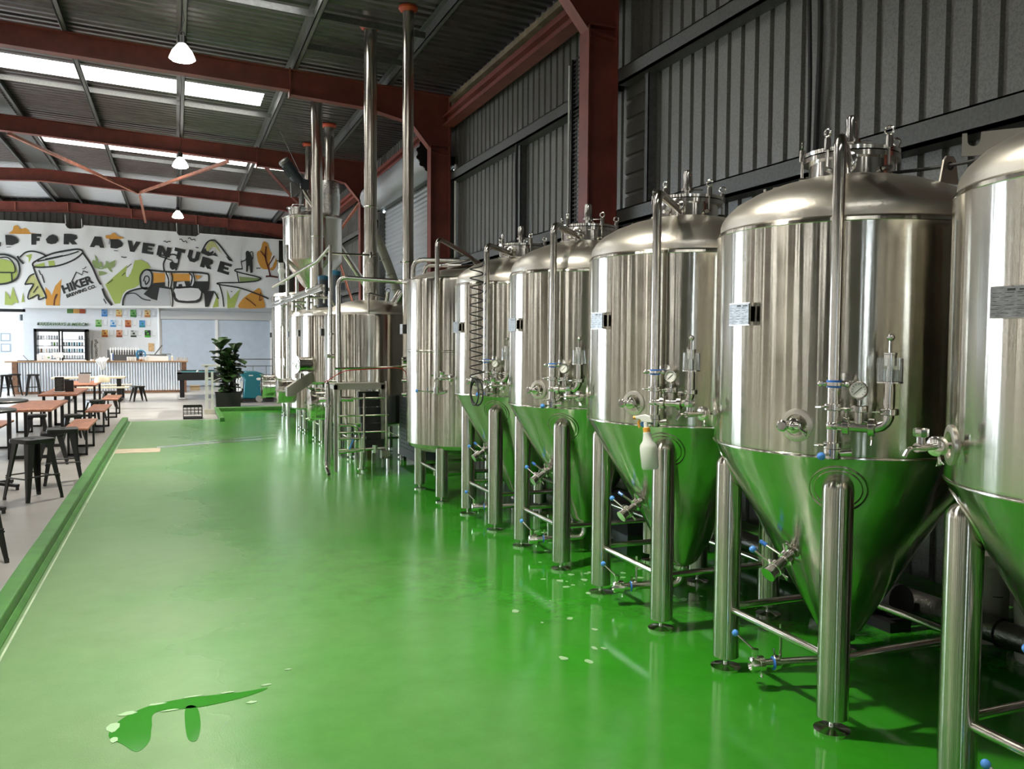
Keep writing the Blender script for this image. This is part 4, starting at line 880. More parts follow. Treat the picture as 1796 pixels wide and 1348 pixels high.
for k in range(3): mb.tube([(-0.05+0.07*k, 0.35, 2.3), (-0.05+0.07*k, 0.35-0.05*k, 2.72-0.06*k), (0.3, 0.2, 2.70-0.06*k)], 0.022, 10, rad=0.12)
mb.tube([(-0.1, -0.3, 2.45), (-0.1, -0.75, 2.45), (0.3, -0.8, 2.45)], 0.02, 10, rad=0.1); mb.cyl((-0.1, -0.55, 2.42), (-0.1, -0.55, 2.6), 0.02, 8)
mb.tube([(-0.46, -0.5, 0.5), (-0.46, -0.5, 2.55)], 0.022, 10); mb.tube([(-0.46, -0.5, 1.3), (-0.46, -0.62, 1.3), (-0.46, -0.66, 1.1), (-0.3, -0.66, 1.02)], 0.014, 8, rad=0.06); mb.cyl((-0.52, -0.5, 1.3), (-0.66, -0.5, 1.3), 0.008, 8)
mb.build('riser_pipes', PIPE, vI)
# motors and fittings bunched above the vessels
for i, (x, y, lab) in enumerate(((2.42, 14.05, 'dark agitator motor on top of the mash tun'), (2.50, 15.7, 'dark valve cluster on top of the third vessel'))):
    t = empty('agitator_motor', lab, 'motor', (x, y, 2.31+0.04*i))
    mb = MB(); mb.cyl((0, 0, -0.08), (0, 0, 0.10), 0.12, 20); mb.cyl((0, 0, 0.10), (0, 0, 0.42), 0.095, 24); mb.box((0.08, -0.06, 0.18), (0.16, 0.06, 0.3)); mb.build('motor_body', MOTOR, t)
    mb = MB(); mb.lathe([(0.1, 0.42), (0.1, 0.48), (0.05, 0.5)], 20); mb.build('fan_cowl', mat('dark_blue_plastic', (0.01, 0.09, 0.16), 0.4), t)
    mb = MB(); mb.cyl((-0.3, -0.1, -0.08), (-0.3, -0.1, 0.12), 0.05, 14); mb.cyl((-0.35, -0.1, 0.1), (-0.2, -0.1, 0.1), 0.03, 10); mb.torus((-0.3, -0.15, 0.2), 0.05, 0.01, (0.3, 1, 0)); mb.cyl((-0.2, -0.2, -0.05), (-0.2, -0.2, 0.25), 0.02, 8); mb.build('top_fittings', FIT, t)

# platform frame with ladder, hose pipe, black panels
t = empty('work_platform', 'low steel work platform with ladder rungs and black panels in front of the kettle', 'platform', (0, 0, 0))
t.location = (1.84, 10.75, 0)
mb = MB(); mb.box((0, -0.02, 1.04), (0.64, 0.02, 1.12)); mb.box((0, -0.02, 1.04), (0.04, 0.58, 1.10)); mb.box((0.60, -0.02, 1.04), (0.64, 0.58, 1.10)); mb.box((0, 0.02, 1.095), (0.64, 0.58, 1.105)); mb.build('platform_deck', LUGM, t, smooth=False)
for (x, y) in ((0.0, -0.02), (0.60, -0.02), (0.0, 0.53), (0.60, 0.53)): MB().box((x, y, 0.0 if x < .3 or y > .3 else 0.27), (x+0.04, y+0.04, 1.06)).build('post', LUGM, t, smooth=False)
mb = MB(); mb.cyl((0.35, -0.16, 0.25), (0.35, -0.16, 1.0), 0.017, 10).cyl((0.635, -0.16, 0.25), (0.635, -0.16, 1.15), 0.017, 10)
mb.build('ladder_rails', PIPE, t)
for z in (0.94, 0.72, 0.51, 0.295): MB().cyl((0.02 if z < .9 and z > .2 else 0.18, -0.16, z), (0.66, -0.16, z), 0.012, 8).build('rung', FIT, t)
mb = MB()
for k in range(7): mb.box((0.36, -0.06+0.05*k, 0.30+0.10*k), (0.63, 0.02+0.05*k, 0.395+0.10*k))
mb.build('black_step_panel', BLACKP, t, smooth=False)
mb = MB(); mb.box((0.56, -0.24, 0.17), (0.66, -0.12, 0.27)); mb.box((0.56, -0.24, 0.06), (0.58, -0.22, 0.2)); mb.box((0.64, -0.24, 0.0), (0.66, -0.22, 0.2)); mb.build('ladder_foot', LUGM, t, smooth=False)
mb = MB(); mb.cyl((0.06, -0.13, 0.93), (0.22, -0.13, 0.925), 0.032, 16); mb.build('silencer', FIT, t)
t = empty('drain_standpipe', 'curved steel standpipe with open end on the green floor left of the ladder', 'pipe', (1.72, 10.5, 0))
mb = MB(); mb.tube([(0.06, 0.25, 0.9), (0.03, 0.2, 1.14), (-0.01, 0.0, 1.15), (0.0, 0.0, 0.9), (-0.03, -0.02, 0.12), (-0.005, -0.10, 0.03)], 0.025, 14, rad=0.07); mb.build('pipe', PIPE, t)
mb = MB(); mb.cyl((-0.005, -0.101, 0.03), (-0.004, -0.106, 0.028), 0.020, 14); mb.build('pipe_mouth', INK, t)
mb = MB(); triclamp(mb, (0, 0, 0.86), (0, 0, 1), 0.038); mb.build('clamp_ring', FIT, t); mb = MB(); triclamp(mb, (0, 0.02, 0.98), (0, 0, 1), 0.038); mb.build('clamp_ring', FIT, t); MB().cyl((0.0, 0.02, 0.94), (-0.09, 0.06, 0.93), 0.03, 12).build('side_valve', FIT, t)
t = empty('transfer_pump', 'small pump with bent pipes and a blue handle under the work platform', 'pump', (1.95, 10.62, 0))
mb = MB(); mb.tube([(-0.08, 0, 0.60), (0.14, 0, 0.60), (0.20, 0, 0.45), (0.20, 0, 0.28)], 0.018, 10, rad=0.06); mb.tube([(-0.08, 0, 0.43), (0.25, 0, 0.43)], 0.016, 10); mb.tube([(-0.08, 0, 0.26), (0.40, -0.02, 0.30)], 0.022, 12); mb.tube([(0.22, 0, 0.43), (0.22, 0, 0.12), (0.21, 0, 0.04)], 0.03, 12); mb.lathe([(0.05, 0), (0.05, 0.02)], 14, (0.21, 0, 0.03)); mb.build('bent_pipes', PIPE, t)
mb = MB(); mb.ball((0.24, 0, 0.43), 0.04, 12); mb.cyl((0.02, 0, 0.60), (0.02, 0, 0.68), 0.015, 8); mb.cyl((0.38, -0.02, 0.24), (0.38, -0.02, 0.34), 0.035, 12); mb.build('valves', FIT, t)
MB().cyl((0.1, -0.03, 0.42), (0.05, -0.04, 0.30), 0.010, 8).build('blue_handle', LBLUE, t)
# valve train to the right of the platform
t = empty('valve_manifold', 'cluster of steel valves and pipes between the ladder and the straight-sided tank', 'valve manifold', (2.62, 10.3, 0))
mb = MB()
for z, l in ((1.44, 0.34), (1.36, 0.34), (1.17, 0.30), (1.0, 0.34)): mb.tube([(-0.02, 0, z), (l, -0.03, z)], 0.022, 12)
mb.tube([(0.08, 0, 1.44), (0.08, 0, 0.92)], 0.02, 12); mb.tube([(0.22, 0, 1.0), (0.22, 0, 0.05)], 0.028, 12); mb.build('pipes', PIPE, t)
mb = MB()
for p in ((0.02, 1.42), (0.12, 1.34), (0.2, 1.18), (0.06, 1.02), (0.14, 0.9)): mb.cyl((p[0]-0.03, 0, p[1]), (p[0]+0.03, 0, p[1]), 0.045, 14); mb.cyl((p[0], -0.02, p[1]), (p[0]+0.02, -0.08, p[1]+0.05), 0.008, 8)
mb.box((0.24, -0.04, 0.5), (0.34, 0.02, 0.88)); mb.build('valves', FIT, t)
mb = MB(); mb.tube([(0.08, -0.05, 0.95), (0.02, -0.05, 1.3), (-0.1, -0.05, 1.33), (-0.75, -0.05, 1.30), (-0.95, 0.1, 1.15)], 0.006, 6, rad=0.1); mb.build('red_air_hose', COPPER, t)
mb = MB(); mb.tube([(-0.85, 0, 1.32), (0.0, 0, 1.34)], 0.014, 8); mb.build('air_pipe', FIT, t)

# ------------------------------------------------------------------ behind the conical tanks
t = empty('lagged_floor_pipe', 'foil-lagged pipe lying along the foot of the wall behind the conical tanks', 'pipe', (4.05, 0, 0.13))
mb = MB(); mb.tube([(0.08, -1.0, 0), (0.05, 1.0, 0), (-0.02, 2.6, 0.01), (0.0, 3.3, 0), (0.03, 4.2, 0.0), (0.0, 9.0, 0)], 0.068, 16, rad=0.3); mb.build('lagging', DFOIL, t)
for y in (2.75, 3.15, 4.3, 6.0, 7.4): MB().torus((0.0, y, 0), 0.07, 0.009, (0, 1, 0), 20, 6).build('black_tie', RUBBER, t)
for y in (0, 2.0, 4.0, 6.0, 8.0): MB().box((-0.05, y-0.03, -0.13), (0.07, y+0.03, -0.05)).build('pipe_stand', BLACKM, t)
t = empty('floor_pump', 'dark pump with foil-wrapped joints on the floor between the two nearest conical tanks', 'pump', (3.86, 4.0, 0))
mb = MB(); mb.cyl((0, 0, 0.13), (0.0, -0.28, 0.17), 0.075, 20); mb.box((-0.08, -0.36, 0.0), (0.08, -0.05, 0.06)); mb.cyl((0.0, -0.30, 0.17), (0.0, -0.36, 0.18), 0.095, 16); mb.box((-0.12, 0.0, 0.04), (0.02, 0.15, 0.12)); mb.build('pump_body', BLACKP, t)
mb = MB(); mb.cyl((-0.02, 0.02, 0.14), (-0.05, 0.26, 0.14), 0.085, 16); mb.cyl((0.0, -0.1, 0.26), (0.15, 0.0, 0.20), 0.06, 12); mb.build('foil_wrapping', FOIL, t)
mb = MB(); mb.tube([(-0.1, -0.2, 0.05), (-0.25, -0.28, 0.01), (-0.28, -0.12, 0.008), (-0.12, 0.0, 0.01), (-0.02, 0.05, 0.06)], 0.006, 6, rad=0.1); mb.build('power_lead', WHITEP, t)
def bucket(x, y, h, r, label):
    t = empty('plastic_bucket', label, 'bucket', (x, y, 0), group=None)
    mb = MB(); mb.lathe([(0.001, 0.002), (r*0.86, 0.0), (r*0.88, 0.01), (r*0.97, h*0.86), (r*1.02, h*0.865), (r*1.02, h*0.89), (r*0.98, h*0.895), (r, h*0.97), (r*1.05, h*0.975), (r*1.05, h), (r*0.96, h), (r*0.85, 0.02), (0.001, 0.02)], 36, cap=False); mb.build('pail', BUCKET, t)
    mb = MB(); mb.tube([(-r*1.04, 0, h*0.88), (-r*1.1, -0.02, h*0.6), (-0.02, -r*1.15, h*0.52), (r*1.1, -0.02, h*0.6), (r*1.04, 0, h*0.88)], 0.003, 6, rad=0.1); mb.build('handle', BLACKM, t)
bucket(4.22, 3.42, 0.50, 0.150, 'tall grubby white bucket at the wall behind the nearest front leg')
bucket(4.20, 3.02, 0.46, 0.155, 'white bucket right of the other bucket, mostly hidden by the cone')
t = empty('parts_crate', 'grey plastic storage tub under the fourth conical tank', 'tub', (3.78, 6.60, 0))
mb = MB(); mb.add([(-0.2, -0.28, 0), (0.2, -0.28, 0), (0.2, 0.28, 0), (-0.2, 0.28, 0), (-0.24, -0.33, 0.22), (0.24, -0.33, 0.22), (0.24, 0.33, 0.22), (-0.24, 0.33, 0.22)], [(0, 3, 2, 1), (0, 1, 5, 4), (1, 2, 6, 5), (2, 3, 7, 6), (3, 0, 4, 7)]); mb.box((-0.26, -0.35, 0.215), (0.26, -0.33, 0.235)).box((-0.26, 0.33, 0.215), (0.26, 0.35, 0.235)).box((-0.26, -0.35, 0.215), (-0.24, 0.35, 0.235)).box((0.24, -0.35, 0.215), (0.26, 0.35, 0.235)); mb.build('tub', mat('smoky_grey_plastic', (0.10, 0.11, 0.12), 0.3), t, smooth=False)
MB().box((-0.25, -0.34, 0.235), (0.25, 0.34, 0.26)).build('lid', mat('grey_lid', (0.06, 0.06, 0.065), 0.4), t, bevel=0.008)
mb = MB(); mb.cyl((0, -2.0, 0), (0, 9.5, 0), 0.02, 10).cyl((0.0, -2.0, -0.10), (0, 9.5, -0.10), 0.012, 8); o = mb.build('service_pipes', PIPE, loc=(4.52, 1.0, 0.86)); tag(o, 'steel service pipes along the dark wall behind the cones', 'pipe')
mb = MB(); mb.cyl((0, -2.0, 0), (0, 9.5, 0), 0.014, 8).cyl((0.0, -2.0, -0.06), (0, 9.5, -0.06), 0.010, 8); o = mb.build('red_service_cables', COPPER, loc=(4.52, 1.0, 0.66)); tag(o, 'dull red cables along the dark wall behind the cones', 'cable')
# foam flecks on the wet floor
mb = MB(); random.seed(5)
for k in range(9):
    x = random.gauss(2.05, 0.16); y = random.gauss(4.35, 0.35); 
    if x > 2.42: x = 2.3
    r = random.uniform(0.006, 0.028); n_ = 9
    mb.prism([(r*random.uniform(0.6, 1.2)*math.cos(2*PI*i/n_), 1.3*r*random.uniform(0.6, 1.2)*math.sin(2*PI*i/n_)) for i in range(n_)], (x, y, 0.0005), (1, 0, 0), (0, 1, 0), (0, 0, 1), 0.002)
for (cx, cy, n2) in ((2.95, 5.1, 22), (2.7, 5.3, 8), (3.3, 4.6, 12), (3.0, 6.4, 10)):
    for k in range(n2):
        x = random.gauss(cx, 0.22); y = random.gauss(cy, 0.22); r = random.uniform(0.008, 0.035); n_ = 9
        mb.prism([(r*random.uniform(0.5, 1.2)*math.cos(2*PI*i/n_), r*random.uniform(0.5, 1.2)*math.sin(2*PI*i/n_)) for i in range(n_)], (x, y, 0.0005), (1, 0, 0), (0, 1, 0), (0, 0, 1), 0.0015)
for (x, y, rx, ry) in ((-0.27, 3.90, 0.03, 0.06), (-0.22, 4.03, 0.05, 0.02), (-0.10, 4.09, 0.05, 0.012), (0.05, 4.12, 0.05, 0.008), (-0.26, 3.78, 0.02, 0.03), (0.2, 4.11, 0.04, 0.008), (0.38, 4.14, 0.03, 0.01), (0.30, 3.96, 0.03, 0.015), (0.5, 4.3, 0.02, 0.01), (-0.05, 4.0, 0.05, 0.008)):
    mb.prism([(rx*random.uniform(0.6, 1.1)*math.cos(2*PI*i/11), ry*random.uniform(0.6, 1.1)*math.sin(2*PI*i/11)) for i in range(11)], (x, y, 0.0018), (1, 0, 0), (0, 1, 0), (0, 0, 1), 0.0012)
o = mb.build('floor_suds', mat('pale_suds', (0.28, 0.46, 0.25), 0.3)); tag(o, 'pale flecks of suds scattered on the wet green floor by the tank feet', 'suds', kind='stuff')
# ================================================================== MURAL BANNER
BY = 32.1
def bxz(u, v):   # drawing grid of the mural (1800 wide) -> place on the banner plane
    return (-5.32938+0.0044934985*u-0.000105733*v+3.13278e-7*u*u+3.6746e-8*u*v, 6.0244+0.000306291*u-0.0051843*v+1.285e-8*u*u-3.4006e-7*u*v)
ban = empty('mural_banner', 'wide white printed banner with hiking drawings above the bar wall', 'banner', (-0.9, BY, 2.7))
def bq(u, v, off=0.0):
    x, z = bxz(u, v); return (x+0.9, -off, z-2.7)
def bpoly(mb, pts, off, th=0.004, smooth=0):
    if smooth:
        n = len(pts); out = []
        for i in range(n):
            p0, p1, p2, p3 = pts[i-1], pts[i], pts[(i+1) % n], pts[(i+2) % n]
            for k in range(smooth):
                t = k/smooth; out.append(tuple(0.5*((2*p1[j])+(-p0[j]+p2[j])*t+(2*p0[j]-5*p1[j]+4*p2[j]-p3[j])*t*t+(-p0[j]+3*p1[j]-3*p2[j]+p3[j])*t**3) for j in (0, 1)))
        pts = out
    n = len(pts); vs = [bq(u, v, off) for u, v in pts]+[bq(u, v, off+th) for u, v in pts]
    mb.add(vs, [tuple(range(n-1, -1, -1)), tuple(range(n, 2*n))]+[(i, (i+1) % n, n+(i+1) % n, n+i) for i in range(n)])
def bline(mb, pts, wd, off=0.022, closed=False, smooth=4):
    wd *= 1.35
    if closed: pts = pts+[pts[0]]
    out = []
    n = len(pts)
    for i in range(n-1):
        p0, p1, p2, p3 = pts[max(i-1, 0)], pts[i], pts[i+1], pts[min(i+2, n-1)]
        for k in range(smooth):
            t = k/smooth; out.append(tuple(0.5*((2*p1[j])+(-p0[j]+p2[j])*t+(2*p0[j]-5*p1[j]+4*p2[j]-p3[j])*t*t+(-p0[j]+3*p1[j]-3*p2[j]+p3[j])*t**3) for j in (0, 1)))
    out.append(pts[-1]); L = []; Rr = []
    for i, p in enumerate(out):
        a = out[max(i-1, 0)]; b = out[min(i+1, len(out)-1)]; dx, dy = b[0]-a[0], b[1]-a[1]; l = math.hypot(dx, dy) or 1
        L.append((p[0]-dy/l*wd/2, p[1]+dx/l*wd/2)); Rr.append((p[0]+dy/l*wd/2, p[1]-dx/l*wd/2))
    for i in range(len(out)-1):
        vs = [bq(*L[i], off), bq(*L[i+1], off), bq(*Rr[i+1], off), bq(*Rr[i], off)]; mb.add(vs, [(0, 1, 2, 3)])
# cloth with soft folds and scalloped top
top = [(-150, 85), (5, 97), (200, 108), (415, 120), (430, 150), (520, 150), (530, 130), (800, 152), (1112, 170), (1125, 192), (1240, 198), (1255, 180), (1500, 200), (1758, 222)]
def topv(u):
    for i in range(len(top)-1):
        if top[i][0] <= u <= top[i+1][0]:
            t = (u-top[i][0])/(top[i+1][0]-top[i][0]); return top[i][1]*(1-t)+top[i+1][1]*t
    return top[-1][1]
mb = MB(); NU, NV = 150, 20; vs = []; fs = []
for i in range(NU+1):
    u = -300+2055*i/NU
    for j in range(NV+1):
        tv = topv(u) if u > -150 else 85
        v = tv+(648-tv)*j/NV
        if u < 0: v = 97*(1-j/NV)+632*j/NV
        x, y, z = bq(u, v, 0.0); vs.append((x, y+0.012*math.sin(u*0.021)+0.010*math.sin(u*0.05+v*0.02)*(1-j/NV), z))
for i in range(NU):
    for j in range(NV): a = i*(NV+1)+j; fs.append((a, a+1, a+NV+2, a+NV+1))
mb.add(vs, fs); mb.build('cloth', mat('banner_cloth', (0.74, 0.74, 0.72), 0.6), ban, angle=60)
BK = mat('banner_black_print', (0.022, 0.024, 0.022), 0.6); OR = mat('banner_orange_print', (0.60, 0.28, 0.045), 0.6); GR = mat('banner_green_print', (0.36, 0.44, 0.10), 0.6); LG = mat('banner_grey_print', (0.42, 0.43, 0.43), 0.6)
BR = mat('banner_brown_print', (0.12, 0.03, 0.02), 0.6); PG = mat('banner_pale_green_print', (0.50, 0.50, 0.20), 0.6); WP = mat('banner_white_print', (0.66, 0.66, 0.65), 0.6); DG = mat('banner_sage_print', (0.24, 0.32, 0.12), 0.6)
# slogan: blocky letters drawn on a unit grid (x 0..1, y 0..1 upward)
GLY = {
 'L': [[(0, 0), (1, 0), (1, .35), (.45, .35), (.4, 1), (0, 1)]],
 'D': [[(.1, 0), (.55, .0), (.95, .28), (1, .55), (.8, .85), (.45, 1), (0, 1)]],
 'F': [[(0, 0), (.5, 0), (.5, .35), (.85, .35), (.85, .62), (.55, .62), (.55, .75), (1, .75), (1, 1), (0, 1)]],
 'O': [[(.45, 0), (.8, .08), (1, .4), (.9, .75), (.55, 1), (.25, .85), (0, .5), (.12, .12)]],
 'R': [[(0, 0), (.38, 0), (.38, .32), (.62, 0), (1, 0.05), (.72, .38), (.98, .6), (.9, .9), (.5, 1), (0, 1)]],
 'A': [[(0, 0), (.30, 0), (.38, .18), (.62, .18), (.72, 0), (1, 0), (.72, 1), (.28, 1)]],
 'V': [[(.3, 0), (.62, 0), (1, 1), (.64, 1), (.48, .5), (.32, 1), (0, 1)]],
 'E': [[(0, 0), (1, 0), (1, .26), (.45, .26), (.45, .40), (.85, .40), (.85, .62), (.45, .62), (.45, .76), (1, .76), (1, 1), (0, 1)]],
 'N': [[(0, 0), (.36, 0), (.36, .48), (.62, 0), (1, 0), (1, 1), (.66, 1), (.66, .5), (.36, 1), (0, 1)]],
 'T': [[(.32, 0), (.68, 0), (.68, .68), (1, .68), (1, 1), (0, 1), (0, .68), (.32, .68)]],
 'U': [[(.3, 0), (.7, 0), (1, .35), (1, 1), (.64, 1), (.64, .38), (.5, .3), (.36, .38), (.36, 1), (0, 1), (0, .35)]]}
def glyph(mb, ch, u0, v0, w_, h_, rot=0, off=0.026):
    c, s = math.cos(math.radians(rot)), math.sin(math.radians(rot))
    for poly in GLY[ch]:
        pts = []
        for x, y in poly:
            dx, dy = (x-0.5)*w_, (0.5-y)*h_; pts.append((u0+dx*c-dy*s, v0+dx*s+dy*c))
        bpoly(mb, pts, off, 0.004)
mb = MB()
for ch, u, v, w_, h_, rot in (('L', -18, 222, 60, 75, 3), ('D', 80, 223, 88, 62, 4), ('F', 234, 217, 62, 68, 0), ('O', 333, 217, 80, 62, 0), ('R', 450, 217, 88, 66, 2), ('A', 617, 234, 92, 68, 4), ('D', 735, 244, 84, 62, 6), ('V', 842, 262, 84, 68, 8),
                           ('E', 934, 275, 74, 66, 9), ('N', 1033, 293, 84, 62, 12), ('T', 1128, 308, 68, 68, 14), ('U', 1218, 324, 74, 70, 15), ('R', 1303, 366, 76, 66, 16), ('E', 1412, 396, 76, 70, 17)): glyph(mb, ch, u, v, w_, h_, rot)
mb.build('slogan_lettering', BK, ban, smooth=False)
# clouds
mb = MB(); bpoly(mb, [(66, 176), (86, 160), (92, 134), (115, 130), (135, 152), (165, 145), (185, 160), (198, 178), (232, 180), (190, 184), (70, 182)], 0.012, smooth=2); bpoly(mb, [(668, 205), (672, 192), (700, 190), (712, 178), (730, 180), (742, 196), (775, 204), (772, 214), (690, 216)], 0.028, smooth=2)
# autumn leaves, tree, tall grasses (orange)
bpoly(mb, [(1655, 232), (1682, 240), (1700, 290), (1735, 330), (1742, 370), (1720, 410), (1690, 405), (1650, 400), (1625, 360), (1616, 300), (1640, 280)], 0.012, smooth=3)
bpoly(mb, [(1505, 648), (1515, 605), (1550, 570), (1600, 540), (1632, 522), (1650, 560), (1660, 600), (1668, 640), (1640, 650)], 0.014, smooth=3)
bpoly(mb, [(295, 630), (290, 515), (320, 545), (330, 570), (352, 510), (392, 465), (385, 560), (380, 632)], 0.024, smooth=0)
bpoly(mb, [(966, 425), (1040, 430), (1038, 485), (968, 490)], 0.018); bpoly(mb, [(1070, 430), (1195, 432), (1200, 478), (1090, 480)], 0.018); bpoly(mb, [(1228, 440), (1270, 446), (1240, 470)], 0.018)
mb.build('orange_shapes', OR, ban, smooth=False)
mb = MB(); bpoly(mb, [(665, 500), (720, 450), (800, 380), (850, 349), (890, 345), (930, 365), (950, 394), (905, 412), (882, 440), (880, 500), (850, 520), (800, 535), (775, 560), (757, 618), (725, 620)], 0.010)
bpoly(mb, [(-5, 420), (-5, 345), (60, 350), (100, 380), (115, 430), (90, 470), (40, 490), (-5, 495)], 0.010, smooth=3)
for b in ([(35, 628), (38, 540), (60, 570), (70, 590), (85, 515), (122, 618), (100, 612), (80, 630)], [(140, 612), (150, 550), (160, 610)], [(1338, 645), (1370, 548), (1376, 640)], [(1430, 650), (1428, 530), (1450, 590), (1512, 525), (1475, 645)], [(408, 600), (425, 550), (440, 600), (435, 630), (412, 630)]): bpoly(mb, b, 0.012)
bpoly(mb, [(165, 320), (200, 308), (228, 318), (205, 330), (188, 365), (185, 330)], 0.012); bpoly(mb, [(308, 352), (345, 350), (355, 382), (315, 388)], 0.024); bpoly(mb, [(225, 378), (285, 362), (288, 388), (228, 392)], 0.024)
mb.build('green_shapes', GR, ban, smooth=False)
mb = MB()
bpoly(mb, [(600, 395), (582, 360), (590, 345), (606, 350), (600, 312), (618, 340), (622, 365), (640, 355), (650, 385), (625, 395), (640, 400), (668, 372), (672, 350), (690, 365), (730, 345), (725, 385), (700, 400), (712, 425), (695, 415), (680, 395), (640, 405)], 0.010); bpoly(mb, [(622, 415), (650, 418), (680, 430), (650, 440), (628, 445)], 0.010)
bpoly(mb, [(1500, 430), (1505, 450), (1635, 462), (1610, 480), (1510, 484)], 0.012); mb.build('sage_shapes', DG, ban, smooth=False)
mb = MB(); bpoly(mb, [(160, 500), (185, 450), (215, 432), (250, 490), (290, 560), (285, 590), (255, 575), (248, 595), (240, 570), (215, 590), (188, 592), (195, 545), (215, 500)], 0.010)
bpoly(mb, [(1295, 300), (1300, 250), (1330, 225), (1355, 240), (1385, 290), (1390, 305), (1360, 270), (1340, 262), (1318, 282)], 0.020); mb.build('pale_green_shapes', PG, ban, smooth=False)
# black and white ink drawings
mb = MB()
bpoly(mb, [(228, 360), (330, 310), (490, 285), (530, 300), (600, 420), (700, 632), (300, 632)], 0.018)
mb.build('can_white', WP, ban, smooth=False)
mb = MB()
bpoly(mb, [(775, 632), (790, 565), (850, 530), (900, 520), (950, 560), (960, 590), (1000, 520), (1070, 520), (1080, 632)], 0.014); bpoly(mb, [(1010, 530), (1065, 530), (1075, 628), (1000, 628)], 0.020); bpoly(mb, [(890, 470), (905, 420), (940, 410), (960, 440), (955, 500), (930, 525), (900, 520)], 0.022, smooth=2)
mb.build('grey_shapes', LG, ban, smooth=False)
mb = MB()
bpoly(mb, [(955, 590), (905, 560), (960, 500), (975, 485), (1040, 482), (1040, 510), (1080, 515), (1090, 560), (1092, 480), (1120, 465), (1150, 462), (1200, 480), (1312, 480), (1308, 540), (1350, 540), (1312, 640), (1290, 640), (1285, 560), (1265, 540), (1262, 590), (1235, 612), (1110, 605), (1092, 575), (1078, 530), (1005, 520), (990, 600)], 0.016)
bpoly(mb, [(1068, 365), (1085, 352), (1100, 365), (1120, 365), (1110, 400), (1085, 408), (1070, 395)], 0.026)
bpoly(mb, [(1265, 302), (1290, 272), (1300, 290), (1320, 300), (1345, 285), (1370, 325), (1340, 318), (1310, 322)], 0.026); bpoly(mb, [(1418, 320), (1435, 330), (1470, 358), (1440, 350)], 0.026)
bpoly(mb, [(1548, 350), (1545, 300), (1552, 288), (1565, 290), (1575, 305), (1588, 330), (1590, 390), (1590, 425), (1575, 428), (1570, 380), (1562, 385), (1558, 420), (1548, 420)], 0.026)
mb.build('black_shapes', BK, ban, smooth=False)
mb = MB(); bpoly(mb, [(1105, 520), (1248, 525), (1262, 570), (1230, 600), (1125, 598), (1105, 560)], 0.030, smooth=2); bpoly(mb, [(1115, 485), (1160, 480), (1170, 510), (1150, 512), (1145, 496), (1125, 498), (1122, 512), (1110, 510)], 0.030)
bpoly(mb, [(1040, 420), (1058, 420), (1075, 470), (1070, 520), (1052, 515)], 0.030); bpoly(mb, [(1195, 425), (1215, 428), (1225, 480), (1210, 510), (1198, 505)], 0.030); bpoly(mb, [(1036, 410), (1030, 360), (1050, 325), (1075, 310), (1110, 315), (1122, 345), (1105, 410)], 0.0165, smooth=2)
bpoly(mb, [(1345, 300), (1340, 280), (1332, 278), (1350, 272), (1352, 300), (1335, 312)], 0.0305)
mb.build('white_highlights', WP, ban, smooth=False)
mb = MB(); W_ = 8
